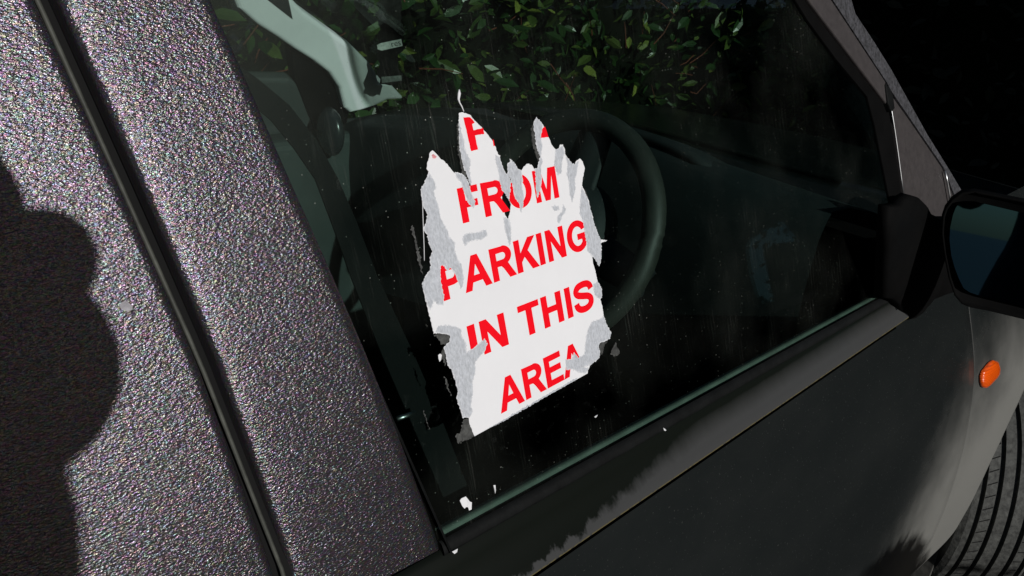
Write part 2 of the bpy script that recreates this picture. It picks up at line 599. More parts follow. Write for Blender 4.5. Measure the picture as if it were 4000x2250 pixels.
def on_body(px, py):
    r = ray(px, py)
    lo, hi = .3, 3.0
    for i in range(900):
        s = .3 + i * .003
        p = CAM + r * s
        if p.y > body_y(p.x, p.z):
            for _ in range(20):
                s -= .00015
                p = CAM + r * s
                if p.y <= body_y(p.x, p.z):
                    break
            return p
    return CAM + r * 2

# --- textured panels either side of the door seam
def panel_off(h): return -.022 + .27 * (h - .30) ** 2
def panel(left, right, h0, h1, off, round_l, round_r, n=28):
    mb = MB()
    rows = []
    for i in range(n + 1):
        h = h0 + (h1 - h0) * i / n
        a0, a1 = left(h), right(h)
        o0 = panel_off(h)
        sl_ = .085 if round_l else .07
        off = o0 + .006
        row = []
        if round_l:
            row += [G(a0, h, off + .016), G(a0, h, off + .004), G(a0 + .0010, h, off + .0015), G(a0 + .0035, h, off + .0003)]
        else:
            row += [G(a0, h, off + sl_ * (a1 - a0))]
        for k in ((.1, .25, .5, .75, .9) if round_l else (.5, .8, .9, .95, .98, .99, .9945)):
            row.append(G(a0 + (a1 - a0) * k, h, o0 + .006 + (-.006 * k if round_l else min(sl_, .07) * (a1 - a0) * (1 - k))))
        if round_r:
            off = o0 if round_l else o0 + .006
            row += [G(a1 - .0035, h, off + .0003), G(a1 - .001, h, off + .0015), G(a1, h, off + .004), G(a1, h, off + .016)]
        else:
            row += [G(a1, h, off)]
        rows.append(row)
    mb.grid(rows)
    return mb

door_mb = MB()
XS = [.150 + i * .02 for i in range(60)]
zs = [.20 + i * .0167 for i in range(41)]       # .20 .. .868
def door_front(z): return 1.408
rows = []
for z in zs:
    row = []
    for i in range(49):
        x = .156 + (door_front(z) - .156) * i / 48
        row.append((x, body_y(x, z), z))
    rows.append(row)
# front edge folds inwards
for r_, z in zip(rows, zs):
    x, y, zz = r_[-1]
    r_ += [(x + .0015, y + .002, zz), (x + .002, y + .010, zz)]
    x, y, zz = r_[0]
    r_.insert(0, (x - .002, y + .010, zz))
door_mb.grid(rows)
front_door = door_mb.build('front_door', M['paint'], car, True)
# upper piece of the door in front of the window, between the sill ledge and the mirror
mb = MB()
rows = []
for z in [.868, .88, .89, .90, .915, .93, .945]:
    rows.append([(1.10 + .308 * i / 12, body_y(1.10 + .308 * i / 12, z), z) for i in range(13)])
mb.grid(rows)
mb.build('door_shoulder', M['paint'], front_door, True)

panel(lambda h: seam_a(h) + .0052, lambda h: rear_a(h), -.012, .50, -.011, True, True).build('pillar_panel', M['grain'], front_door, True)
rp = panel(lambda h: -1.0, lambda h: seam_a(h) - .0048, -.012, .50, -.011, False, True)
rear_panel = rp.build('rear_panel', M['grain'], car, True)
mb = MB()
rows = []
for z in [.20 + i * .0335 for i in range(22)]:
    rows.append([(-1.0 + 1.145 * i / 16, body_y(0, z), z) for i in range(17)] + [(.147, body_y(0, z) + .012, z)])
mb.grid(rows)
mb.build('lower_panel', M['paint'], rear_panel, True)
# the seam: a black channel with a raised rubber bead in it
mb = MB()
rows = []
for i in range(31):
    h = -.05 + .55 * i / 30
    a = seam_a(h)
    rows.append([G(a - .012, h, .004), G(a + .012, h, .004)])
mb.grid(rows)
seam = mb.build('door_seam', M['gap'], car)
mb = MB()
mb.tube([G(seam_a(h) - .0022, h, -.0062) for h in [-.04 + .54 * i / 24 for i in range(25)]], .0014, 8)
mb.build('rubber_bead', M['bead'], seam, True)

# --- glass
FRONT5 = [(300, -60), (440, 150), (640, 420), (865, 690), (920, 900), (1030, 1449), (1020, 1610)]
front_edge = [gl(*r5(*p)) for p in FRONT5]
def below_front(p): return p
loop = [(rear_a(h) - .004, h) for h in [0.0, .1, .2, .3, .4, .47]]
loop += [(front_edge[0][0] + .02 - .2, .47)] if False else []
loop += [(front_edge[0][0] - .05, .47)]
loop += [(a + .012, h) for a, h in front_edge]
loop += [(1.16, -.022), (.9, belt_h(.9) - .012), (.29, belt_h(.29) - .012)]
mb = MB()
glass_prism(mb, [loop], 0.0, .0034)
mb.build('window_glass', M['glass'], front_door)
# rubber round the glass
mb = MB()
rows = []
for i in range(25):
    h = -.004 + .49 * i / 24
    a = rear_a(h)
    w = .0046
    rows.append([G(a + .0002, h, -.0075), G(a + .0014, h, -.0062), G(a + .0028, h, -.0058), G(a + w, h, -.0022), G(a + w + .0005, h, .0)])
mb.grid(rows)
rows = []
for i in range(33):
    a = .268 + .86 * i / 32
    h = belt_h(a)
    rows.append([G(a, h + .0008, -.0002), G(a, h - .0006, -.0030), G(a, h - .0045, -.0042), G(a, h - .0078, -.0046), G(a, h - .0098, -.0040), G(a, h - .0112, .0015)])
mb.grid(rows)
mb.build('window_seal', M['rubber'], front_door, True)
mb = MB()
rows = []
for i in range(33):
    a = .276 + .80 * i / 32
    h = belt_h(a) + .0028
    rows.append([G(a, h - .004, .0052), G(a, h + .0002, .0054), G(a, h + .0016, .0064), G(a, h + .0014, .014), G(a, h - .02, .03)])
mb.grid(rows)
mb.build('inner_seal', M['sealgreen'], front_door, True)

def ledge_top(x): return G(x, belt_h(x) - .0105, -.001)
mb = MB()
rows = []
for i in range(45):
    x = .20 + .925 * i / 44
    t = ledge_top(x)
    rows.append([(x, t.y + .004, t.z + .002), (x, t.y - .002, t.z), (x, t.y + (-.014 - t.y) * .40, t.z + (.898 - t.z) * .55), (x, -.0185, .8935), (x, -.0245, .8880),
                 (x, -.0290, .8832), (x, -.0300, .8812), (x, -.0296, .8796), (x, -.0270, .8778), (x, -.0200, .8745), (x, -.014, .866)])
mb.grid(rows)
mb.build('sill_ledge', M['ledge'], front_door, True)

# --- door frame ahead of the glass, sail panel, windscreen trim
def r5poly(pts): return [gl(*r5(*p)) for p in pts]
mb = MB()
glass_prism(mb, [r5poly([(300, -80), (365, -80), (985, 745), (1020, 800), (1128, 1460), (1128, 1540), (1020, 1560), (1030, 1449), (920, 900), (865, 690), (640, 420), (440, 150)])], -.004, .0)
o = mb.build('frame_rubber', M['plastic'], front_door)
bevel(o, .0012)
mb = MB()
glass_prism(mb, [r5poly([(345, -80), (515, -80), (968, 594), (962, 620), (976, 742)])], -.009, .004)
bevel(mb.build('window_frame', M['brown'], front_door), .002, 3)
mb = MB()
glass_prism(mb, [r5poly([(956, 606), (986, 628), (1012, 690), (1024, 775), (1000, 800), (976, 742)])], -.011, -.001)
bevel(mb.build('rubber_tip', M['rubber'], front_door), .0015, 2)
mb = MB()
glass_prism(mb, [r5poly([(1000, 660), (1040, 712), (1378, 1180), (1470, 1390), (1520, 1530), (1126, 1530), (1024, 800), (1018, 720)])], -.007, .004)
mb.build('sail_panel', M['brown'], front_door)
mb = MB()
mb.tube([G(*gl(*r5(*p)), -.0065) for p in [(1016, 700), (1022, 790), (1045, 930), (1068, 1090), (1092, 1270), (1120, 1470)]], .0011, 8)
mb.build('edge_highlight', M['steel'], front_door, True)  # bright tube standing in for the highlight along the panel edge

pillar = None
mb = MB()
glass_prism(mb, [r5poly([(522, -80), (690, -80), (745, 110), (880, 310), (1000, 500), (1130, 730), (1260, 960), (1400, 1180), (1525, 1385), (1460, 1400), (1376, 1190), (1000, 650), (972, 594)])], -.010, .03)
pillar = mb.build('windscreen_pillar', M['lichen'], car)
mb = MB()
mb.tube([G(*gl(*r5(*p)), -.012) for p in [(1376, 1215), (1392, 1290), (1408, 1380), (1420, 1450)]], .0016, 8)
mb.build('edge_bead', M['steel'], pillar, True)

# --- wing with arch, side lamp
mb = MB()
def arch_x(z):
    # rear edge of the wheel arch
    if z >= .40:
        q = .345 ** 2 - (z - .30) ** 2
        return 1.95 - math.sqrt(max(q, 0.0004)) if q > 0 else None
    return 1.62
ARCH = [(.17, 1.598), (.25, 1.602), (.33, 1.602), (.38, 1.603), (.42, 1.606), (.46, 1.618), (.50, 1.638), (.54, 1.664), (.58, 1.70), (.61, 1.74), (.635, 1.80), (.65, 1.87), (.655, 1.95)]
def seam_front(z): return 1.414
rows = []
wz = [.19 + i * .0155 for i in range(51)]
for z in wz:
    x0 = seam_front(z)
    x1 = interp(ARCH, z) if z < .655 else 2.30
    row = [(x0 - .002, body_y(x0, z) + .010, z), (x0 - .0015, body_y(x0, z) + .002, z)]
    row += [(x0 + (x1 - x0) * i / 16, body_y(x0 + (x1 - x0) * i / 16, z), z) for i in range(17)]
    if z < .655:
        row += [(x1 + .002, body_y(x1, z) + .0015, z), (x1 + .003, body_y(x1, z) + .012, z)]
    else:
        row += [(x1, body_y(x1, z) + .0005, z), (x1, body_y(x1, z) + .001, z)]
    rows.append(row)
mb.grid(rows)
wing = mb.build('front_wing', M['paint'], car, True)
# fill of the wing over the arch
mb = MB()
rows = []
for i in range(21):
    x = 1.60 + .70 * i / 20
    z0 = None
    zz = [z for z, xx in ARCH if xx >= x - 1e-6]
    z0 = zz[0] if zz else (.655 if x < 1.95 else max(.30, .30 + math.sqrt(max(0.0, .355 ** 2 - (x - 1.95) ** 2))))
    rows.append([(x, body_y(x, z0 + (.70 - z0) * k / 6) + .0015, z0 + (.70 - z0) * k / 6) for k in range(7)])
mb.grid(rows)
mb.build('arch_lip', M['paint'], wing, True)
# lamp
LAMP = [(3871, 1404), (3888, 1408), (3895, 1430), (3893, 1452), (3882, 1470), (3866, 1487), (3850, 1503), (3838, 1513), (3827, 1508), (3822, 1490), (3822, 1466), (3828, 1448), (3841, 1432), (3856, 1414)]
lp = [on_body(*p) for p in LAMP]
c = sum(lp, Vector()) / len(lp)
outn = Vector((-.25, -.96, .12)).normalized()
v = []
f = []
for k, (s, o_) in enumerate(((1.0, 0.002), (1.0, .004), (.93, .0075), (.75, .0105), (.4, .0122))):
    v += [c + (p - c) * s + outn * o_ for p in lp]
n = len(lp)
for k in range(4):
    for i in range(n):
        j = (i + 1) % n
        f.append((k*n + i, k*n + j, (k+1)*n + j, (k+1)*n + i))
f.append(tuple(4*n + i for i in range(n)))
obj('side_lamp', v, f, M['amber'], wing, True)

# bonnet and roof, far side
mb = MB()
mb.grid([[(1.42 + .95 * i / 10, .02 + 1.26 * k / 8, .925 - .10 * (i / 10) ** 1.6 + .02 * math.sin(math.pi * k / 8)) for i in range(11)] for k in range(9)])
mb.build('bonnet', M['paint'], car, True)
def roof_pt(x, y):
    k = (y - .165) / .99
    return Vector((x, y, 1.385 + .05 * math.sin(math.pi * k) - .03 * max(0, x - .3)))
ys = [.165 + .99 * k / 8 for k in range(9)]
mb = MB()
mb.grid([[roof_pt(x, y) for x in (-1.0, -.7, -.4, -.1, .2)] for y in ys])
roof = mb.build('roof', M['paint'], car, True)
mb = MB()
mb.grid([[roof_pt(.2 + (.79 - .14 * k / 8 - .2) * i / 6, ys[k]) + Vector((0, 0, .004)) for i in range(7)] for k in range(9)])
mb.build('added_glass_roof', M['clear'], roof, True)  # clear roof front, added to let sunlight onto the far pillar
mb = MB()
rows = []
for i in range(13):
    t = i / 12
    a = Vector((1.40 + (.80 - 1.40) * t, .03 + .135 * t, .975 + (1.405 - .975) * t))
    b = Vector((1.21 + (.66 - 1.21) * t, 1.265 - .12 * t, .945 + (1.36 - .945) * t))
    rows.append([a.lerp(b, k / 12) + Vector((.12 * math.sin(math.pi * k / 12) * (k / 12), 0, .04 * (k / 12) * math.sin(math.pi * k / 12))) for k in range(13)])
mb.grid(rows)
o = mb.build('windscreen', M['clear'], car, True)
sm = o.modifiers.new('thickness', 'SOLIDIFY')
sm.thickness = .005

# --- wheel
wc = Vector((1.885, -.03, .245))
steer = R_(33)
ax = Vector((math.sin(steer), -math.cos(steer), 0))       # outwards along the axle
e1 = Vector((-math.cos(steer), -math.sin(steer), 0))
e2 = Vector((0, 0, 1))
HW = .090
prof = []
def groove(c, w=.0095, d=.009):
    return [(c - w/2, 0), (c - w/2 + .0008, -d), (c + w/2 - .0008, -d), (c + w/2, 0)]
prof = [(-.072, -.115), (-HW + .002, -.075), (-HW + .004, -.03), (-HW + .012, -.008), (-HW + .024, -.0015)]
for gc in (-.050, -.020, .010, .040, .066):
    prof += groove(gc)
prof += [(HW - .016, -.003), (HW - .008, -.010), (HW - .002, -.03), (HW - .001, -.075), (.074, -.115)]
RT = .305
v, f = [], []
NS = 96
for i in range(NS):
    w = 2 * math.pi * i / NS
    d = math.cos(w) * e1 + math.sin(w) * e2
    for (s, dr) in prof:
        v.append(wc + ax * s + d * (RT + dr))
k = len(prof)
for i in range(NS):
    j = (i + 1) % NS
    for q in range(k - 1):
        f.append((i*k + q, i*k + q + 1, j*k + q + 1, j*k + q))
wheel = empty('wheel', (0, 0, 0), None, None)
wheel.parent = car
wheel.location = wc - car.location
del_keys = [kk for kk in wheel.keys()]
def under_wheel(mb, name, mt, smooth=True):
    o = mb.build(name, mt, None, smooth)
    o.parent = wheel
    o.location = -wc
    return o
mb = MB(); mb.v, mb.f = v, f
tyre_mb, ntyre = mb, len(f)
mb = MB()
mb.tube([wc + ax * -.06, wc + ax * .05, wc + ax * .065], [.178, .178, .15], 40)
under_wheel(mb, 'rim', M['steel'])
# thin dark sipes across the outer ribs
mb = tyre_mb
for i in range(70):
    w = 2 * math.pi * i / 70
    d = math.cos(w) * e1 + math.sin(w) * e2
    tng = -math.sin(w) * e1 + math.cos(w) * e2
    for s0, s1, sk in ((.0465, .060, .004), (-.044, -.026, .010)):
        p0, p1 = wc + ax * s0 + d * (RT + .0002), wc + ax * s1 + d * (RT + .0002) + tng * sk
        q = tng * .0012
        mb.add([p0 - q, p0 + q, p1 + q, p1 - q, p0 - q - d*.003, p0 + q - d*.003, p1 + q - d*.003, p1 - q - d*.003],
               [(0,1,2,3), (4,7,6,5), (0,4,5,1), (1,5,6,2), (2,6,7,3), (3,7,4,0)])
tyre = under_wheel(mb, 'tyre', [M['tyre'], M['gap']], False)
for i_, pg in enumerate(tyre.data.polygons):
    pg.material_index = 0 if i_ < ntyre else 1
# wheel housing and the corner of the mud flap
mb = MB()
rows = []
for i in range(25):
    w = math.pi * (-.12 + 1.24 * i / 24)
    rows.append([(1.95 + .36 * math.cos(w), y, .29 + .36 * math.sin(w)) for y in (-.08, .1, .3)])
mb.grid(rows)
mb.grid([[(1.58, .3, .1), (1.58, .3, .74)], [(2.35, .3, .1), (2.35, .3, .74)]])
mb.build('wheel_housing', M['gap'], car, True)
FLAP = [(1275, 1165), (1300, 1140), (1325, 1150), (1338, 1190), (1330, 1240), (1250, 1449), (1240, 1480), (1080, 1480), (1130, 1380), (1200, 1290)]
fl = [hit(x * .5867 + 2900, y * .5867 + 1400, (1.612, 0, 0), (1, 0, 0)) for x, y in FLAP]
mb = MB()
mb.prism([[(p.y, p.z) for p in fl]], lambda y, z: Vector((1.610, y, z)), lambda y, z: Vector((1.616, y, z)))
bevel(mb.build('mud_flap', mat('worn_mud_flap', (.10, .098, .088), .8, bump=(200, .5, .001), vary=(60, .5, 1.3)), car), .0015)

# --- door mirror
mp0 = at_y(*r6(1470, 420), -.062)
mn = Vector((-.955, -.29, .135)).normalized()
mu = Vector((0, 0, 1)); mu = (mu - mn * mu.dot(mn)).normalized()
ms = mn.cross(mu)
def mpl(px, py):
    p = hit(px, py, mp0, mn) - mp0
    return (p.dot(ms), p.dot(mu))
GL6 = [(1535, 168), (1580, 155), (1640, 156), (1992, 240), (2330, 325), (2440, 380), (2480, 470), (2460, 700), (2400, 880), (2300, 960), (2170, 945), (1992, 900), (1700, 830), (1610, 800), (1565, 770), (1530, 700), (1500, 620), (1478, 540), (1465, 430), (1470, 340), (1490, 250), (1510, 200)]
HS6 = [(1480, 140), (1555, 88), (1650, 82), (1992, 150), (2380, 235), (2530, 320), (2580, 470), (2550, 740), (2480, 960), (2360, 1065), (2180, 1040), (1992, 990), (1740, 930), (1610, 905), (1550, 880), (1500, 822), (1460, 700), (1425, 520), (1408, 380), (1415, 260), (1435, 200)]
gl2 = [mpl(*r6(*p)) for p in GL6]
hs2 = [mpl(*r6(*p)) for p in HS6]
def mw(s, t, q): return mp0 + ms * s + mu * t - mn * q
cs = sum(p[0] for p in hs2) / len(hs2)
ct_ = sum(p[1] for p in hs2) / len(hs2)
v, f = [], []
n = len(hs2)
LAY = ((.955, .004), (.985, -.004), (1.0, -.001), (1.01, .012), (1.0, .03), (.95, .055), (.82, .08), (.55, .098), (.2, .104))
for s, q in LAY:
    v += [mw(cs + (a - cs) * s, ct_ + (b - ct_) * s, q) for a, b in hs2]
for kk in range(len(LAY) - 1):
    for i in range(n):
        j = (i + 1) % n
        f.append((kk*n + i, kk*n + j, (kk+1)*n + j, (kk+1)*n + i))
f.append(tuple((len(LAY)-1)*n + i for i in range(n)))
# inner lip back to the glass
f.append(tuple(range(n)))
housing = obj('wing_mirror', v, f, M['plastic'], car, True)
mb = MB()
mb.prism([gl2], lambda s, t: mw(s, t, -.0012), lambda s, t: mw(s, t, .003))
mb.build('mirror_glass', M['mirror'], housing)
MT6 = [(1040, 200), (1120, 190), (1160, 140), (1200, 115), (1250, 130), (1300, 180), (1330, 240), (1410, 280), (1450, 330), (1480, 500), (1520, 700), (1540, 820), (1420, 825), (1350, 850), (1320, 890), (1290, 930), (1275, 970), (1250, 1000), (1195, 1035), (1145, 990), (1110, 900), (1090, 875), (1060, 850), (1000, 842), (1010, 640), (1020, 480)]
mt3 = [at_y(*r6(*p), -.022) for p in MT6]
cc = sum(mt3, Vector()) / len(mt3)
v, f = [], []
n = len(mt3)
LAY = ((1.0, .014, 0), (1.0, .003, 0), (.99, .0, 0), (.96, -.003, 0), (.80, -.005, .0), (.5, -.006, .0), (.2, -.006, .0))
for s, dy, dxx in LAY:
    v += [cc + (p - cc) * s + Vector((dxx, dy, 0)) for p in mt3]
for kk in range(len(LAY) - 1):
    for i in range(n):
        j = (i + 1) % n
        f.append((kk*n + i, kk*n + j, (kk+1)*n + j, (kk+1)*n + i))
f.append(tuple((len(LAY)-1)*n + i for i in range(n)))
f.append(tuple(range(n))[::-1])
obj('mirror_mount', v, f, M['plastic'], housing, True)

# ------------------------------------------------------------------ inside of the car
FARN = (0, CT, ST)
def F(a, h, off=0.0):                        # far side glass, mirrored; off is towards us
    return Vector((a, 1.30 - ST * h - CT * off, ZB + CT * h - ST * off))
def fr(px, py, off=0.0):
    p = hit(px, py, F(0, 0, off), FARN)
    return (p.x, (p.z + ST * off - ZB) / CT)
def far_prism(mb, pts, o0, o1):
    mb.prism([pts], lambda a, h: F(a, h, o0), lambda a, h: F(a, h, o1))

mb = MB()
far_prism(mb, [(-1.0, .06), (1.15, .03), (1.05, .30), (.70, .50), (-1.0, .50)], 0, .0035)
mb.build('far_window_glass', M['clear'], car)
mb = MB()
mb.box((-1.0, 1.20, .2), (1.10, 1.36, ZB - .02))
pd = bevel(mb.build('passenger_door', M['doortrim'], car), .02, 3)
TR = [(640, 640), (890, 640), (1150, 1180), (1290, 1260), (1100, 1449), (700, 1449), (500, 900)]
mb = MB()
far_prism(mb, [fr(*r3(*p), .03) for p in [(250, 640), (640, 636), (900, 640), (1000, 700), (1180, 1200), (1300, 1300), (1300, 1500), (300, 1500)]], .03, -.01)
bevel(mb.build('door_top_trim', M['doortrim'], pd), .01, 3)
BAND = [(440, -60), (700, -60), (720, 0), (910, 150), (1010, 110), (1200, 235), (1420, 392), (1550, 522), (1600, 600), (1620, 682), (1720, 690), (1830, 808), (1690, 815), (1620, 850), (1500, 890), (1380, 915),
        (1340, 880), (1300, 720), (1220, 600), (1090, 500), (930, 400), (800, 310), (640, 210), (480, 70)]
BAND = [(430, -60), (860, -60), (1010, 95), (1200, 235), (1420, 392), (1550, 522), (1600, 600), (1620, 682), (1720, 690), (1830, 808), (1690, 815), (1620, 850), (1500, 890), (1380, 915),
        (1340, 880), (1300, 720), (1220, 600), (1090, 500), (930, 400), (800, 310), (640, 210), (480, 70)]
mb = MB()
far_prism(mb, [fr(*r3(*p), .06) for p in BAND], .06, .01)
fp_ = mb.build('pillar_trim', M['trim'], car)
bevel(fp_, .018, 4, 50)
mb = MB()
far_prism(mb, [fr(*r3(*p), .062) for p in [(640, -60), (872, -60), (918, 155), (720, 0)]], .0618, .0606)
mb.build('sun_visor', M['dash'], car)
mb = MB()
far_prism(mb, [fr(*r3(*p), .03) for p in [(895, 385), (960, 400), (1100, 480), (1240, 580), (1330, 700), (1370, 880), (1350, 1000), (1300, 1140), (1250, 1180), (1170, 1170), (1040, 930), (930, 640)]], .035, .0)
bevel(mb.build('mirror_sail', M['plastic'], pd), .005, 2)

# dashboard
dxs = [(.95, 0), (1.0, .012), (1.1, .018), (1.25, .005), (1.42, -.02)]
def dash_top(y):                              # height of its rear edge across the car
    return interp([(.06, 1.055), (.35, 1.075), (.55, 1.072), (.70, 1.040), (.95, .985), (1.20, .934), (1.30, .905)], y)
rows = []
for i in range(25):
    y = .05 + 1.22 * i / 24
    t = dash_top(y)
    row = [(.99, y, t - .45), (.93, y, t - .25), (.925, y, t - .10), (.93, y, t - .035), (.94, y, t - .012)]
    row += [(x, y, max(t + dz - (x - .95) * .35 * (t - .93) / .14, .90)) for x, dz in dxs]
    rows.append(row)
mb = MB()
mb.grid(rows)
dash = mb.build('dashboard', M['dash'], car, True)
vc = at_y(*r3(1225, 1065), 1.17)
mb = MB()
rows = []
for i in range(13):
    th = math.pi * i / 12
    rows.append([vc + Vector((-.042 * math.cos(th) * .55, .046 * math.sin(th) * math.cos(w), .056 * math.sin(th) * math.sin(w))) for w in [2 * math.pi * q / 24 for q in range(25)]])
mb.grid(rows)
mb.build('air_vent', mat('vent_plastic', (.02, .024, .026), .25), dash, True)

# steering wheel
swc = at_y(2170, 890, .40)
swn = Vector((-math.cos(R_(24)), .0, math.sin(R_(24)))).normalized()
s1 = Vector((0, 1, 0))
s2 = swn.cross(s1).normalized()
sw = empty('steering_wheel', swc, None, None)
sw.parent = car
sw.location = swc - car.location
def under_sw(mb, name, mt):
    o = mb.build(name, mt, None, True)
    o.parent = sw
    o.location = -swc
    return o
mb = MB()
RS = .172
mb.tube([swc + RS * (math.cos(w) * s1 + math.sin(w) * s2) for w in [2*math.pi*i/72 for i in range(72)]], .0168, 16, True)
under_sw(mb, 'wheel_rim', M['wheelskin'])
mb = MB()
rows = []
for rr, q in ((.0, .028), (.05, .026), (.075, .018), (.088, .0), (.085, -.03), (.05, -.05)):
    rows.append([swc - swn * .015 + swn * q + rr * (math.cos(w) * s1 + math.sin(w) * s2) for w in [2*math.pi*i/40 for i in range(41)]])
mb.grid(rows)
under_sw(mb, 'hub', M['dash'])
for ang in (8, 172, 270):
    w = R_(ang)
    d = math.cos(w) * s1 + math.sin(w) * s2
    tt = -math.sin(w) * s1 + math.cos(w) * s2
    mb = MB()
    mb.grid([[swc + d * (.06 + .118 * k / 6) + tt * wd * (.034 - .010 * k / 6) + swn * (.004 - .012 * abs(wd) - .01) for wd in (-1, -.8, -.4, 0, .4, .8, 1)] for k in range(7)])
    o = under_sw(mb, 'spoke', M['dash'])
    s_ = o.modifiers.new('thickness', 'SOLIDIFY'); s_.thickness = .012
mb = MB()
mb.tube([swc - swn * .03, swc - swn * .30], .04, 20)
under_sw(mb, 'column', M['plastic'])
# instrument hood
rows = []
for i in range(13):
    w = math.pi * i / 12
    rows.append([(.95 + .1 * k / 3, .40 - .18 * math.cos(w), 1.02 + .075 * math.sin(w) ** .6 - .01 * k) for k in range(4)])
mb = MB()
mb.grid(rows)
o = mb.build('instrument_hood', M['dash'], dash, True)
s_ = o.modifiers.new('thickness', 'SOLIDIFY'); s_.thickness = .015

# driver's seat, floor, bulkhead
def rbox(name, lo, hi, mt, parent, w=.05):
    mb = MB(); mb.box(lo, hi)
    o = mb.build(name, mt, parent, True)
    bevel(o, w, 4)
    return o
seat = rbox('driver_seat', (.02, .14, .30), (.52, .60, .52), M['cloth'], car)
rbox('backrest', (-.16, .14, .48), (.02, .60, 1.02), M['cloth'], seat)
seat2 = rbox('passenger_seat', (.02, .74, .30), (.52, 1.16, .52), M['cloth'], car)
rbox('backrest', (-.16, .74, .48), (.02, 1.16, 1.02), M['cloth'], seat2)
mb = MB(); mb.box((-1.0, .0, .18), (1.45, 1.3, .24))
mb.build('floor_pan', M['gap'], car)
mb = MB(); mb.box((-.98, .08, .24), (-.90, 1.22, .98))
mb.build('rear_seat', M['cloth'], car)
mb = MB(); mb.box((1.43, .05, .24), (1.46, 1.25, .93))
mb.build('bulkhead', M['gap'], car)
# inner skin of the near door
mb = MB(); mb.grid([[(.16, .055, .25), (1.40, .055, .25)], [(.16, .055, .90), (1.40, .055, .90)], [(.16, .035, .925), (1.40, .04, .905)]])
mb.build('door_card', M['plastic'], front_door)

# seat belt along the door pillar
BL = [(1045, 500), (1150, 700 - 140), (1285, 800), (1420, 1090), (1560, 1400), (1660, 1640), (1800, 1990), (1850, 2110)]
bo = .055
lft, rgt = [], []
LB = [(860, 300), (960, 385), (1060, 470), (1150, 580), (1232, 700), (1300, 880), (1375, 1090), (1490, 1380), (1590, 1610), (1740, 1960), (1800, 2110), (1930, 2420)]
RB = [(905, 235), (1010, 310), (1130, 410), (1240, 550), (1322, 700), (1395, 870), (1475, 1080), (1620, 1390), (1715, 1610), (1850, 1960), (1905, 2110), (2035, 2420)]
mb = MB()
mb.grid([[G(*gl(*l, bo), bo), G(*gl(*r_, bo), bo)] for l, r_ in zip(LB, RB)])
belt = mb.build('seat_belt', M['belt'], car)
s_ = belt.modifiers.new('thickness', 'SOLIDIFY'); s_.thickness = .0015
mb = MB()
p0, p1 = G(*gl(1550, 1637, .045), .045), G(*gl(1622, 1612, .045), .045)
mb.tube([p0, p0.lerp(p1, .5), p1], .0022, 8)
mb.build('belt_tongue', M['steel'], belt, True)
# ------------------------------------------------------------------ the torn sticker on the window
def gp(tr, pts): return [gl(*tr(*p), -.0003) for p in pts]
OUT = gp(r1, [(530,255),(560,252),(605,268),(640,310),(690,355),(735,410),(765,450),(790,495),(805,545),(822,555),(815,580),(840,650),(862,690),(878,680),(872,650),(875,615),(890,605),(888,580),(905,595),(915,615),(945,655),(970,665),(985,640),(1010,615),(1040,620),(1065,655),(1085,650),(1100,600),(1110,560),(1085,520),(1075,460),(1070,400),(1058,370),(1062,320),(1078,290),(1100,315),(1125,340),(1145,390),(1165,430),(1185,480),(1215,515),(1235,505),(1245,480),(1265,478),(1278,510),(1280,545),(1310,595),(1345,625),(1360,595),(1385,578),(1405,600),(1420,650),(1405,720),(1400,770),(1415,800),(1435,850),(1450,880),(1455,930),(1475,985),(1485,1040),(1510,1110),(1530,1150),(1580,1158),(1545,1170),(1530,1185),(1535,1240),(1530,1310),(1520,1335),(1500,1300),(1472,1262),(1478,1320)])
OUT += gp(r2, [(1490,90),(1510,180),(1535,230),(1540,290),(1530,305),(1545,360),(1555,430),(1570,480),(1605,545),(1595,585),(1560,600),(1525,610),(1515,640),(1525,680),(1520,720),(1490,740),(1465,765),(1445,800),(1440,830)])
BOTTOM_RIGHT = len(OUT) - 1
OUT += gp(r2, [(640,1275),(605,1190),(600,1142),(555,1140),(545,1090),(515,1010),(525,960),(510,900),(490,850),(480,800),(450,770),(440,700),(425,650),(440,625),(465,610),(470,560),(440,545),(400,540),(350,550),(335,470),(315,400),(295,300),(270,200),(290,150),(320,110),(335,70),(325,20)])
OUT += gp(r1, [(330,1270),(345,1240),(320,1180),(305,1110),(280,1085),(275,1070),(300,1030),(310,970),(285,930),(270,870),(262,800),(280,760),(305,710),(315,670),(300,650),(308,600),(320,560),(325,535),(343,520),(370,545),(395,575),(430,600),(465,640),(495,680),(520,675),(550,690),(575,710),(598,760),(608,805),(612,760),(590,700),(565,640),(550,580),(535,500),(530,430),(528,330)])
HOLE = gp(r1, [(838,806),(852,815),(880,868),(897,900),(892,955),(875,1005),(857,980),(842,930),(834,860)])
mb = MB()
glass_prism(mb, [ragged(OUT, .00022, .0011, 3, (BOTTOM_RIGHT,)), ragged(HOLE, .0002, .001, 5)], -.00042, -.00008)
sticker = mb.build('warning_sticker', M['paper'])
tag(sticker, 'torn white paper sticker with red capital lettering stuck on the car window', 'sticker')

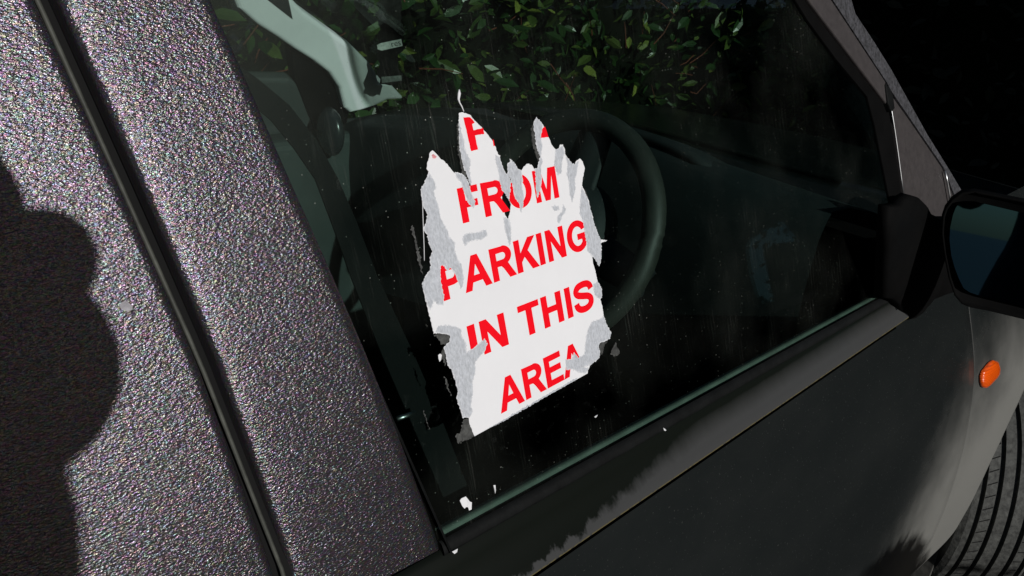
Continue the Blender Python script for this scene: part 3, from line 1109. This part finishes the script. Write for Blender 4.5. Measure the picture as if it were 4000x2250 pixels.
def arc(cx, cy, rx, ry, a0, a1, n=14):
    return [(cx + rx * math.cos(R_(a0 + (a1 - a0) * i / n)), cy + ry * math.sin(R_(a0 + (a1 - a0) * i / n))) for i in range(n + 1)]
GLY = {
 'F': (.853, [[(.102,0),(.102,1),(.80,1),(.80,.831),(.309,.831),(.309,.594),(.735,.594),(.735,.425),(.309,.425),(.309,0)]]),
 'E': (.932, [[(.102,0),(.102,1),(.86,1),(.86,.831),(.309,.831),(.309,.609),(.82,.609),(.82,.44),(.309,.44),(.309,.169),(.88,.169),(.88,0)]]),
 'I': (.388, [[(.095,0),(.095,1),(.302,1),(.302,0)]]),
 'N': (1.008, [[(.102,0),(.102,1),(.305,1),(.712,.345),(.712,1),(.905,1),(.905,0),(.70,0),(.295,.652),(.295,0)]]),
 'H': (1.008, [[(.102,0),(.102,1),(.309,1),(.309,.606),(.70,.606),(.70,1),(.907,1),(.907,0),(.70,0),(.70,.437),(.309,.437),(.309,0)]]),
 'T': (.853, [[(.03,1),(.825,1),(.825,.831),(.53,.831),(.53,0),(.323,0),(.323,.831),(.03,.831)]]),
 'M': (1.163, [[(.1,0),(.1,1),(.402,1),(.582,.318),(.763,1),(1.066,1),(1.066,0),(.879,0),(.879,.787),(.680,0),(.486,0),(.288,.787),(.288,0)]]),
 'A': (1.008, [[(0,0),(.395,1),(.612,1),(1.008,0),(.786,0),(.70,.227),(.302,.227),(.22,0)], [(.366,.396),(.501,.766),(.636,.396)]]),
 'K': (1.008, [[(.105,0),(.105,1),(.312,1),(.312,.556),(.72,1),(.998,1),(.622,.612),(1.018,0),(.75,0),(.474,.46),(.312,.294),(.312,0)]]),
 'P': (.932, [[(.102,0),(.102,1),(.52,1)] + arc(.52,.6885,.355,.3115,90,-90) + [(.309,.377),(.309,0)], [(.309,.831),(.48,.831)] + arc(.50,.689,.155,.142,90,-90) + [(.309,.547)]]),
 'R': (1.008, [[(.102,0),(.102,1),(.58,1)] + arc(.58,.715,.355,.285,90,-62) + [(.82,.33),(1.02,0),(.772,0),(.585,.31),(.50,.405),(.42,.418),(.309,.418),(.309,0)], [(.309,.831),(.56,.831)] + arc(.58,.705,.14,.126,90,-90) + [(.309,.577)]]),
 'O': (1.087, [arc(.543,.5,.482,.518,0,352,40), arc(.543,.5,.27,.345,0,352,40)]),
 'G': (1.087, [arc(.555,.5,.495,.518,28,318,40) + [(.985,.16),(.985,.552),(.56,.552),(.56,.384),(.772,.384),(.772,.245)] + arc(.555,.5,.28,.345,314,34,30)]),
 ' ': (.388, []),
}
def s_glyph():
    # spine of the S widened into a band
    sp = [(.845,.705),(.80,.83),(.68,.905),(.47,.92),(.27,.87),(.175,.73),(.25,.61),(.46,.535),(.68,.47),(.785,.36),(.77,.22),(.66,.12),(.47,.078),(.27,.115),(.165,.215),(.135,.325)]
    # smooth it
    pts = []
    for i in range(len(sp) - 1):
        p0, p1, p2, p3 = sp[max(i-1,0)], sp[i], sp[i+1], sp[min(i+2,len(sp)-1)]
        for k in range(4):
            t = k / 4
            pts.append(tuple(.5*((2*p1[j]) + (-p0[j]+p2[j])*t + (2*p0[j]-5*p1[j]+4*p2[j]-p3[j])*t*t + (-p0[j]+3*p1[j]-3*p2[j]+p3[j])*t**3) for j in (0,1)))
    pts.append(sp[-1])
    L, R2 = [], []
    for i, p in enumerate(pts):
        a, b = Vector(pts[max(i-1,0)]), Vector(pts[min(i+1,len(pts)-1)])
        d = (b - a).normalized()
        w = .098
        L.append((p[0] - d.y*w, p[1] + d.x*w)); R2.append((p[0] + d.y*w, p[1] - d.x*w))
    return (.932, [L + R2[::-1]])
GLY['S'] = s_glyph()

CAP = .0258
def fatten(loop, w):
    area = sum(a[0]*b[1] - b[0]*a[1] for a, b in zip(loop, loop[1:] + loop[:1]))
    sgn = 1 if area > 0 else -1
    out, n = [], len(loop)
    for i in range(n):
        p, a, b = Vector(loop[i]), Vector(loop[i-1]), Vector(loop[(i+1) % n])
        if (p - a).length < 1e-6 or (b - p).length < 1e-6:
            out.append(tuple(p)); continue
        d1, d2 = (p - a).normalized(), (b - p).normalized()
        n1, n2 = Vector((d1.y, -d1.x)), Vector((d2.y, -d2.x))
        m_ = n1 + n2
        m_ = m_ / max(.45, m_.dot(n1)) if m_.length > 1e-4 else n1
        out.append(tuple(p + m_ * w * sgn))
    return out
for k_ in list(GLY):
    w_, l_ = GLY[k_]
    GLY[k_] = (w_, [fatten(q, .017 if i == 0 else -.017) for i, q in enumerate(l_)])
letters = MB()
def write(text, a0, a1, b0, slope, l_side, r_side):
    """text from the left edge of its first letter (a0) to the right edge of its last (a1)"""
    wid = sum(GLY[c][0] for c in text) - l_side - r_side
    sx = (a1 - a0) / wid
    x = -l_side
    for c in text:
        w, loops = GLY[c]
        if loops:
            fn = lambda o: (lambda u_, v_: G(a0 + (x + u_) * sx, b0 + slope * (x + u_) * sx + v_ * CAP, o))
            letters.prism(loops, fn(-.00056), fn(-.0003))
        x += w
write('FROM', .3449, .4507, .2347, .022, .102, .097)
write('PARKING', .3140, .4768, .1816, .036, .102, .102)
write('IN', .3302, .3676, .1307, .02, .095, .103)
write('THIS', .3835, .4728, .1319, .022, .03, .05)
write('AREA', .3481, .4485, .0797, .046, .0, .0)
for frag in ([(560,287),(608,287),(622,300),(640,325),(622,335),(632,378),(700,362),(708,405),(642,416),(664,514),(615,525)], [(1125,360),(1138,352),(1162,427),(1108,432),(1110,385)], [(768,440),(776,450),(782,488),(775,492)]):
    glass_prism(letters, [ragged(gp(r1, frag), .00012, .0012, 9)], -.00056, -.0003)
letters.build('lettering', M['red'], sticker)
mb = MB()
glass_prism(mb, [ragged(gp(r1, [(336,556),(352,548),(372,566),(360,578),(342,575)]), .0002, .0008, 2)], -.00056, -.0003)
mb.build('faded_lettering', M['pink'], sticker)

TORN1 = [
 [(262,800),(285,760),(320,690),(350,740),(362,785),(345,810),(380,920),(395,1000),(445,1090),(455,1135),(492,1170),(495,1230),(520,1300),(545,1330),(560,1430),(545,1495),(525,1440),(503,1385),(472,1345),(445,1365),(430,1335),(400,1328),(392,1345),(395,1440),(418,1560),(415,1610),(380,1605),(350,1575),(330,1640),(315,1620),(295,1567),(272,1467),(292,1417),(322,1377),(337,1337),(328,1287),(347,1240),(322,1180),(307,1110),(282,1085),(302,1030),(312,970),(287,930),(272,870)],
 [(505,684),(550,692),(577,715),(597,760),(607,806),(622,850),(640,880),(630,920),(600,890),(580,840),(560,790),(545,740),(520,715)],
 [(532,330),(545,400),(558,440),(565,500),(590,560),(608,600),(600,660),(613,735),(611,758),(592,702),(567,642),(552,582),(537,500)],
 [(790,560),(813,572),(838,650),(860,692),(878,690),(892,740),(885,830),(880,866),(852,813),(836,800),(820,740),(815,680),(797,620)],
 [(876,620),(890,608),(905,598),(945,657),(966,668),(975,720),(970,770),(985,850),(978,920),(970,955),(960,900),(930,860),(915,780),(893,720),(880,690)],
 [(1062,322),(1078,292),(1118,342),(1105,420),(1115,500),(1105,560),(1120,600),(1105,640),(1110,720),(1100,800),(1085,850),(1075,790),(1075,700),(1067,657),(1088,648),(1108,562),(1087,520),(1077,460),(1071,400),(1060,370)],
 [(1215,517),(1236,510),(1262,495),(1275,540),(1255,600),(1250,680),(1230,690),(1205,620),(1212,560)],
 [(1285,562),(1310,598),(1345,628),(1372,600),(1360,680),(1345,720),(1350,790),(1330,880),(1315,830),(1310,740),(1295,690),(1300,620)],
 [(1398,790),(1433,852),(1453,930),(1483,1040),(1508,1112),(1530,1155),(1533,1240),(1528,1308),(1518,1332),(1480,1270),(1440,1230),(1430,1150),(1420,1090),(1410,1020),(1385,960),(1390,880)],
 [(1190,918),(1230,916),(1236,938),(1205,946)], [(1268,910),(1282,935),(1270,965),(1255,985),(1240,1030),(1228,1020),(1232,985),(1262,955)],
 [(560,1130),(590,1112),(640,1110),(720,1085),(725,1120),(690,1145),(640,1150),(590,1165),(572,1188),(560,1160)],
 [(848,1000),(876,1008),(890,1050),(895,1150),(888,1190),(868,1120),(855,1060)],
]
TORN2 = [
 [(385,497),(430,492),(490,500),(540,520),(545,570),(575,620),(580,690),(640,650),(690,610),(710,592),(725,625),(710,665),(680,700),(640,750),(640,830),(620,880),(625,960),(610,1060),(622,1100),(600,1140),(557,1138),(547,1090),(517,1010),(527,960),(512,900),(482,800),(452,770),(442,700),(427,650),(442,627),(467,610),(472,562),(440,547),(400,542),(368,535)],
 [(1470,470),(1520,455),(1553,430),(1568,482),(1602,547),(1592,583),(1523,612),(1513,640),(1523,680),(1518,718),(1465,763),(1400,785),(1368,725),(1420,700),(1425,640),(1435,560),(1450,510)],
 [(1482,200),(1508,185),(1533,230),(1538,290),(1520,298),(1490,270)],
 [(1287,735),(1330,735),(1345,690),(1365,720),(1400,785),(1442,798),(1425,825),(1385,822),(1350,800),(1330,795),(1290,800)],
 [(742,1216),(840,1165),(960,1090),(1100,1010),(1240,930),(1360,862),(1364,870),(1230,946),(1100,1020),(960,1100),(840,1172)],
]
mb = MB()
for i, (tr_, t) in enumerate([(r1, t) for t in TORN1] + [(r2, t) for t in TORN2[:-1]]):
    glass_prism(mb, [ragged(fatten(gp(tr_, t), .0007), .00038, .0009, 120 + i)], -.00063, -.0003)
mb.build('thin_ply', M['thin'], sticker)
mb = MB()
for i, t in enumerate(TORN1):
    glass_prism(mb, [ragged(gp(r1, t), .00034, .0011, 20 + i)], -.00070, -.0003)
for i, t in enumerate(TORN2):
    glass_prism(mb, [ragged(gp(r2, t), .00034, .0011, 50 + i)], -.00070, -.0003)
mb.build('torn_ply', M['torn'], sticker)
# glue and shreds left on the glass beside it
mb = MB()
for i, t in enumerate([[(505,1272),(545,1235),(560,1160),(600,1150),(606,1195),(636,1275),(600,1300),(520,1322)], [(352,556),(400,546),(440,552),(466,566),(455,606),(430,628),(400,610),(375,580)],
                       [(1528,616),(1590,590),(1560,630),(1545,700),(1520,690)], [(1600,690),(1640,610),(1668,690),(1630,710)], [(420,640),(440,760),(430,780),(405,700)], [(425,850),(450,900),(470,960),(480,990),(445,940)],
                       [(325,1230),(310,1190),(280,1090),(300,1180)]]):
    glass_prism(mb, [ragged(gp(r2, t), .0005, .0010, 80 + i)], -.00030, -.00006)
for i, t in enumerate([[(190,1060),(205,1048),(214,1090),(236,1190),(262,1300),(276,1400),(262,1380),(232,1250)], [(1040,360),(1062,330),(1058,380),(1070,480),(1100,560),(1095,600),(1070,540),(1045,450)],
                       [(520,330),(527,330),(534,500),(562,640),(604,770),(600,790),(545,650),(522,520)], [(1420,790),(1446,860),(1428,830)]]):
    glass_prism(mb, [ragged(gp(r1, t), .0005, .0010, 95 + i)], -.00030, -.00006)
mb.build('glue_film', M['glue'], sticker)
mb = MB()
mb.tube([G(*gl(*r1(*p)), -.0008) for p in [(526,92),(528,120),(522,160),(530,185),(545,210),(560,246)]], [.0008, .0013, .0010, .0006, .0005, .0004], 6)
mb.build('paper_thread', M['paper'], sticker, True)
mb = MB()
mb.tube([G(*gl(*r1(*p)), -.0006) for p in [(268,880),(272,980),(275,1080),(280,1200),(282,1300)]], .0003, 6)
mb.build('paper_thread', M['paper'], sticker, True)

# scraps of the same paper lying about
def scrap(pts, tr, label, surf=None, lift=.0006):
    q = [tr(*p) for p in pts]
    if surf is None:
        w = [G(*gl(*p, -lift), -lift) for p in q]
        nrm = Vector((0, -CT, ST))
    else:
        w = [surf(*p) for p in q]
        nrm = Vector((-.2, -.75, .63)).normalized()
    c = sum(w, Vector()) / len(w)
    n = len(w)
    v = [p - c for p in w] + [p - c + nrm * .0004 for p in w] + [nrm * .0012]
    f = [tuple(range(n))] + [(i, (i+1) % n, n + (i+1) % n, n + i) for i in range(n)] + [(n + i, n + (i+1) % n, 2*n) for i in range(n)]
    o = obj('paper_scrap', v, f, M['paper'])
    o.location = c
    return tag(o, label, 'paper scrap', 'paper scraps torn off the sticker')
def led(px, py):                              # on the sloping sill ledge
    return hit(px, py, (.4, -.010, .902), (0, -.78, .62)) + Vector((0, -.0012, .001))
scrap([(658,792),(672,772),(710,755),(726,775),(745,800),(762,806),(760,868),(738,878),(734,850),(712,848),(700,862),(680,840)], rb, 'largest white paper scrap, stuck low on the glass near its bottom corner')
scrap([(950,658),(968,656),(972,700),(966,732),(960,700)], rb, 'thin upright paper sliver on the glass right of the largest scrap')
scrap([(1028,850),(1038,862),(1042,880),(1032,878)], rb, 'small paper sliver on the pale line at the foot of the glass')
scrap([(1842,70),(1828,64),(1842,52),(1860,44),(1852,58)], rb, 'small angled paper fleck on the glass below the sticker')
scrap([(382,700),(395,690),(408,700),(402,735),(392,748),(384,725)], r2, 'drop shaped paper fleck on the glass left of the sticker')
scrap([(584,1116),(610,1112),(636,1126),(648,1152),(640,1178),(624,1182),(632,1155),(620,1132),(600,1124)], rb, 'curled paper shred in the bottom corner of the window')
scrap([(590,1236),(640,1210),(634,1240),(612,1256)], rb, 'bluish folded paper bit just under the window corner', None, .006)
scrap([(1688,622),(1698,616),(1708,624),(1704,633),(1692,632)], rb, 'round paper crumb on the black ledge under the window, higher of two', led)
scrap([(1578,692),(1592,686),(1604,696),(1614,712),(1606,724),(1592,712),(1580,706)], rb, 'lumpy paper crumb on the black ledge under the window, lower of two', led)
scrap([(2430,158),(2446,168),(2456,178),(2448,186),(2436,180)], rb, 'white paper bit on the rubber strip under the glass, farthest from the corner', None, .005)
# dropping on the rear panel
mb = MB()
q = [gl(x * .5522, y * .5522 + 600, -.0125) for x, y in [(840,1075),(850,1055),(880,1040),(910,1058),(935,1080),(930,1105),(900,1120),(870,1108),(850,1092)]]
glass_prism(mb, [ragged(q, .0003, .001, 7)], -.0135, -.0115)
tag(mb.build('dried_splash', M['drop']), 'small pale grey dried splash on the textured rear panel', 'splash')

# parking permit behind the windscreen: dark backing with small printed slips
holder = empty('permit_holder', at_y(1540, 330, 1.10), 'dark permit holder with two small printed slips standing inside the windscreen', 'permit holder')
hc = holder.location.copy()
pn = Vector((-.55, -.80, .20)).normalized()
pu = (Vector((-.10, 0, 1)) - pn * Vector((-.10, 0, 1)).dot(pn)).normalized()
ps = pu.cross(pn)
def hp(px, py, off=0.0):
    return hit(px, py, hc + pn * off, pn)
def hprism(pts, o0, o1):
    mb = MB()
    q = [hit(*p, hc, pn) - hc for p in pts]
    mb.prism([[(w.dot(ps), w.dot(pu)) for w in q]], lambda a, b: hc + ps*a + pu*b + pn*o0, lambda a, b: hc + ps*a + pu*b + pn*o1)
    return mb
hprism(ragged([r3(*p) for p in [(1620,-40),(1800,-40),(1810,250),(1800,420),(1770,480),(1770,560),(1810,600),(1805,670),(1740,690),(1620,680),(1612,565),(1596,470),(1612,380),(1610,200)]], 5, 16, 31), 0, .003).build('backing', mat('dark_backing_card', (.008, .0075, .0075), .7, spec=.08, vary=(60, .2, 2.2)), holder)
slip = hprism([r3(*p) for p in [(1600,365),(1630,350),(1795,316),(1806,372),(1640,410),(1605,400)]], .003, .0045).build('slip', mat('white_printed_slip', (.78, .80, .78), .6, vary=(120, .6, 1.1)), holder)
slip2 = hprism([r3(*p) for p in [(1634,622),(1796,610),(1800,652),(1640,672)]], .003, .0045).build('slip', mat('grey_printed_slip', (.16, .17, .165), .6, vary=(150, .4, 1.4)), holder)
# letters of the slips
def slip_text(text, px, py, size_px, parent, mt):
    cu = bpy.data.curves.new('print', 'FONT')
    cu.body = text
    cu.size = 1
    cu.align_x, cu.align_y = 'CENTER', 'CENTER'
    tmp = bpy.data.objects.new('print', cu)
    COL.objects.link(tmp)
    dg = bpy.context.evaluated_depsgraph_get()
    me = bpy.data.meshes.new_from_object(tmp.evaluated_get(dg))
    bpy.data.objects.remove(tmp)
    o = bpy.data.objects.new('lettering', me)
    COL.objects.link(o)
    c = hit(px, py, hc + pn * .0048, pn)
    s = size_px * (c - CAM).length / FPX
    dirx = (hit(px + 10, py - 2.0, hc + pn * .0048, pn) - c).normalized()
    diry = pn.cross(dirx)
    mm = Matrix.Identity(4)
    for i in range(3):
        mm[i][0], mm[i][1], mm[i][2], mm[i][3] = dirx[i]*s, diry[i]*s, pn[i]*s, c[i]
    me.transform(mm)
    me.materials.append(mt)
    o.parent = parent
    return o
M['ink'] = mat('black_ink', (.02, .02, .02), .6)
slip_text('res', *r3(1752, 352), 30, slip, M['ink'])
for s in (slip, slip2):
    pass

# ------------------------------------------------------------------ hedges
def leaf_at(mb, p, d, nrm, L, W):
    d = d.normalized()
    s = d.cross(nrm)
    if s.length < 1e-4:
        return
    s.normalize()
    n2 = s.cross(d)
    pts = [p, p + d*L*.3 + s*W*.45 + n2*L*.05, p + d*L*.68 + s*W*.40 + n2*L*.04, p + d*L - n2*L*.06, p + d*L*.68 - s*W*.40 + n2*L*.04, p + d*L*.3 - s*W*.45 + n2*L*.05, p + d*L*.33, p + d*L*.68]
    mb.add(pts, [(0,6,1), (6,7,2,1), (7,3,2), (0,5,6), (6,5,4,7), (7,4,3)])

def hedge(name, label, box, count, L, lm, face, seed, twigs=0):
    r = random.Random(seed)
    (x0, y0, z0), (x1, y1, z1) = box
    root = empty(name, ((x0+x1)/2, (y0+y1)/2, -.06), label, 'hedge')
    mb = MB()
    for _ in range(count):
        # leaves gather near the faces of the hedge
        p = Vector((r.uniform(x0, x1), r.uniform(y0, y1), r.uniform(z0, z1)))
        wob = .12 * math.sin(p.x * 3.1 + seed) + .10 * math.sin(p.z * 4.3 + p.x * 1.7)
        k = r.random()
        dep = abs(r.gauss(0, .16))
        if face == 'y0' and k < .75: p.y = y0 + wob + dep
        elif face == 'y1' and k < .75: p.y = y1 + wob - dep
        elif face == 'x0' and k < .75: p.x = x0 + wob + dep
        elif k > .85: p.z = z1 + wob - dep
        d = Vector((r.gauss(0, 1), r.gauss(0, 1), r.gauss(-.3, .7)))
        nr = Vector((r.gauss(0, .6), r.gauss(-.5, .6), r.gauss(.8, .5)))
        l = L * r.uniform(.4, 1.3)
        leaf_at(mb, p, d, nr, l, l * r.uniform(.38, .5))
    nleaf = len(mb.f)
    if twigs:
        for _ in range(twigs):
            p = Vector((r.uniform(x0, x1), y0 + r.uniform(-.05, .3), r.uniform(max(z0, .5), z1)))
            d = Vector((r.gauss(0, 1), r.gauss(-.4, .5), r.gauss(.5, .6))).normalized()
            q = p + d * r.uniform(.06, .22)
            mb.tube([p, p.lerp(q, .5) + Vector((r.gauss(0,.01), 0, r.gauss(0,.01))), q], [.0028, .0022, .0014], 5)
    fo = mb.build('foliage', [lm, M['bark']], root)
    for i_, pg in enumerate(fo.data.polygons):
        pg.material_index = 0 if i_ < nleaf else 1
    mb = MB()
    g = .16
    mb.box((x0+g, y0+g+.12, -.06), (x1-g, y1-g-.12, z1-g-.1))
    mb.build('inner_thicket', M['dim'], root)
    return root

hedge('laurel_bush', 'glossy green laurel bush growing beyond the far side of the car, seen through its windows', ((-1.6, 1.75, .3), (6.0, 2.9, 2.3)), 14500, .085, M['leaf'], 'y0', 5, 420)
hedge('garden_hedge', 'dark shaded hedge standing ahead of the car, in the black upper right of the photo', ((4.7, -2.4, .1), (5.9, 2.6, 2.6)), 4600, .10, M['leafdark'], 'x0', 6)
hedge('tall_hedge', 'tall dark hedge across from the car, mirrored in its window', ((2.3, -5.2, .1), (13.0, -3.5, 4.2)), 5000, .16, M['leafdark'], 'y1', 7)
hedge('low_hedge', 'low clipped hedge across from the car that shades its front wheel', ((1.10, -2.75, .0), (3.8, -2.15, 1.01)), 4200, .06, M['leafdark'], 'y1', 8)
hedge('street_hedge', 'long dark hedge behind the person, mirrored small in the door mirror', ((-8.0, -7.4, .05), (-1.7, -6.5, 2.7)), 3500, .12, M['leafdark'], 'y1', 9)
rr_ = random.Random(3)
shrub = empty('round_shrub', (.62, -2.30, -.06), 'round clipped shrub whose soft shadow touches the foot of the door', 'shrub')
mb = MB()
for _ in range(7500):
    d = Vector((rr_.gauss(0, 1), rr_.gauss(0, 1), rr_.gauss(0, 1))).normalized()
    p = Vector((.62, -2.30, .96)) + Vector((d.x * .50, d.y * .36, d.z * .40)) * rr_.uniform(.93, 1.0)
    leaf_at(mb, p, d + Vector((rr_.gauss(0, .7), rr_.gauss(0, .7), rr_.gauss(0, .7))), Vector((rr_.gauss(0, 1), rr_.gauss(0, 1), 1)), .024, .014)
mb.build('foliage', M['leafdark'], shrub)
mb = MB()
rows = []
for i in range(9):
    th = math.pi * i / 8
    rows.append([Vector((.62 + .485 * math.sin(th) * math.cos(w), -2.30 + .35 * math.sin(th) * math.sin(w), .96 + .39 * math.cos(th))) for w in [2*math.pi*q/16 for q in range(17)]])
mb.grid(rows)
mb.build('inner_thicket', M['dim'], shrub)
mb = MB()
mb.tube([Vector((.62, -2.30, -.06)), Vector((.62, -2.30, .7))], .03, 8)
mb.build('stem', M['bark'], shrub)

tree = empty('sky_blocking_tree', (-5.2, -5.6, -.06), 'unseen dark tree added behind the person, its high crown blocking sky light', 'tree')
mb = MB()
for _ in range(6500):
    p = Vector((rr_.uniform(-6.5, 7.5), rr_.uniform(-7.0, -4.0), 0))
    e = ((p.x - .5) / 7.2) ** 2
    p.z = 4.75 + max(0, -p.y - 5.2) * .42 + abs(rr_.gauss(0, 1.0)) * (1.3 - e) + .25 * math.sin(p.x * 2.3)
    leaf_at(mb, p, Vector((rr_.gauss(0, 1), rr_.gauss(0, 1), rr_.gauss(-.3, .7))), Vector((rr_.gauss(0, .8), rr_.gauss(0, .8), 1)), rr_.uniform(.22, .36), .16)
mb.build('added_crown', M['leafdark'], tree)  # crown added out of view to keep sky light off the panels
mb = MB()
mb.tube([(-5.2, -5.6, -.06), (-5.15, -5.6, 1.4), (-4.9, -5.55, 3.2), (-4.3, -5.5, 4.8), (-3.6, -5.5, 6.0)], [.24, .19, .17, .13, .06], 12)
mb.tube([(-4.6, -5.55, 4.2), (-2.6, -5.5, 5.3), (0, -5.4, 5.7), (3.4, -5.6, 5.9)], [.12, .10, .07, .03], 10)
mb.tube([(-4.8, -5.55, 3.8), (-5.6, -5.9, 5.4), (-5.9, -6.0, 6.2)], [.10, .07, .03], 10)
mb.build('added_trunk', mat('added_grey_bark', (.10, .085, .07), .9, bump=(30, .7, .01), vary=(14, .5, 1.4)), tree, True)

# ------------------------------------------------------------------ the photographer, whose shadow falls on the panels
def skin_body(name, joints, links, mt, parent=None, sub=2, root=0):
    me = bpy.data.meshes.new(name)
    me.from_pydata([tuple(j[0]) for j in joints], links, [])
    o = put(name, me, mt, parent)
    sk = o.modifiers.new('skin', 'SKIN')
    lay = me.skin_vertices[0] if me.skin_vertices else None
    if lay is None:
        bm = bmesh.new(); bm.from_mesh(me); bm.verts.layers.skin.verify(); bm.to_mesh(me); bm.free()
        lay = me.skin_vertices[0]
    for i, j in enumerate(joints):
        rr = j[1]
        lay.data[i].radius = rr if isinstance(rr, tuple) else (rr, rr)
        lay.data[i].use_root = (i == root)
    ss = o.modifiers.new('smooth', 'SUBSURF')
    ss.levels = ss.render_levels = sub
    return o
def shadow_of(px, py, lam):                  # point whose shadow falls on that spot of the panel
    return G(*gl(px, py, -.011), -.011) - SUNDIR * lam
M['jacket'] = mat('dark_jacket', (.02, .022, .03), .8, bump=(300, .3, .001), vary=(30, .8, 1.2))
M['skin'] = mat('skin', (.45, .26, .18), .5)
M['hair'] = mat('brown_hair', (.03, .02, .012), .6)
M['jeans'] = mat('blue_jeans', (.03, .045, .09), .85)

person = empty('person', (-.335, -.86, -.06), 'person in a dark jacket holding up a phone, whose shadow falls on the side panels', 'person')
hand = shadow_of(180, 925, .52)
farm = shadow_of(130, 1170, .58)
elbow = shadow_of(110, 1470, .66)
uarm = shadow_of(0, 1800, .74)
uarm2 = shadow_of(-70, 2250, .84)
V = Vector
fx, fy = .70, .72                              # facing the window
pelvis = V((-.27, -.87, .86))
DX = V((-.075, 0, 0))
J = [(pelvis, (.15, .12)), (V((-.27, -.87, 1.02)), (.155, .125)), (V((-.26, -.86, 1.20)), (.165, .125)), (V((-.255, -.85, 1.36)), (.12, .10)),
     (V((-.24, -.83, 1.45)), .055), (V((-.215, -.80, 1.53)), .075), (V((-.20, -.785, 1.61)), (.085, .08)), (V((-.21, -.795, 1.67)), .055),
     (V((-.135, -.95, 1.36)), .058), (elbow, .054), (farm, .024), (hand, .031),
     (V((-.40, -.76, 1.36)), .062), (V((-.33, -.60, 1.13)), .048), (V((-.15, -.53, 1.25)), .040), (V((-.075, -.47, 1.31)), .026),
     (V((-.20, -.94, .80)), .10), (V((-.19, -.93, .46)), .07), (V((-.20, -.95, .10)), .048), (V((-.12, -.87, .045)), .04),
     (V((-.35, -.80, .80)), .10), (V((-.34, -.79, .46)), .07), (V((-.36, -.81, .10)), .048), (V((-.28, -.73, .045)), .04), (uarm, .029), (uarm2, .050)]
J = [((p if (i in (9, 10, 11, 24, 25)) else p + DX), r_) for i, (p, r_) in enumerate(J)]
J = [(Vector((p.x, p.y, p.z - .06)) if p.z < .9 else p, r_) for p, r_ in J]
Lk = [(0,1),(1,2),(2,3),(3,4),(4,5),(5,6),(6,7),(3,8),(8,25),(25,24),(24,9),(9,10),(10,11),(3,12),(12,13),(13,14),(14,15),(0,16),(16,17),(17,18),(18,19),(0,20),(20,21),(21,22),(22,23)]
skin_body('body', J, Lk, M['jacket'], person)
# hands: a palm and five fingers each
def make_hand(c, toward, side, up, sc=1.0):
    j = [(c - toward*.035, .020*sc), (c, (.030*sc, .018*sc)), (c + toward*.03, (.030*sc, .016*sc))]
    l = [(0,1),(1,2)]
    for k, s in enumerate((-.030, -.010, .010, .028)):
        b = c + toward*.035 + up*s
        i = len(j)
        ln = (.030, .036, .034, .026)[k]
        j += [(b, .0095*sc), (b + toward*ln*.7 + side*.012, .0088*sc), (b + toward*ln*.7 + side*.036, .0078*sc)]
        l += [(2, i), (i, i+1), (i+1, i+2)]
    i = len(j)
    j += [(c + up*.036 - toward*.005, .011*sc), (c + up*.056 + side*.018 + toward*.012, .0092*sc)]
    l += [(1, i), (i, i+1)]
    return j, l
camright = right
j, l = make_hand(shadow_of(-60, 1045, .515), (fwd*.1 - camright*.9 - down*.35).normalized(), (fwd*.3 - camright*.3).normalized(), (-down + camright*.2).normalized(), .8)
skin_body('hand', j, l, M['skin'], person, 2, 1)
j, l = make_hand(V((-.15, -.47, 1.31)), (fwd*.5 + camright*.5).normalized(), camright*.8, -down)
skin_body('hand', j, l, M['skin'], person, 2, 1)
mb = MB()
rows = []
hc2 = V((-.28, -.79, 1.63))
for i in range(9):
    th = .62 * math.pi * i / 8
    rows.append([hc2 + V((.102*math.sin(th)*math.cos(w) - .015, .10*math.sin(th)*math.sin(w) - .015, .112*math.cos(th))) for w in [2*math.pi*q/20 for q in range(21)]])
mb.grid(rows)
mb.build('hair', M['hair'], person, True)
# the phone, just behind the lens
phc = CAM - fwd * .012
mb = MB()
q = [(-.125, -.012), (.016, -.012), (.016, .058), (-.125, .058)]
mb.prism([q], lambda a, b: phc + camright*a + down*b - fwd*.0, lambda a, b: phc + camright*a + down*b - fwd*.009)
phone = bevel(mb.build('phone', M['plastic']), .003, 3)
tag(phone, 'black phone held level in the hands of the person behind the camera', 'phone')
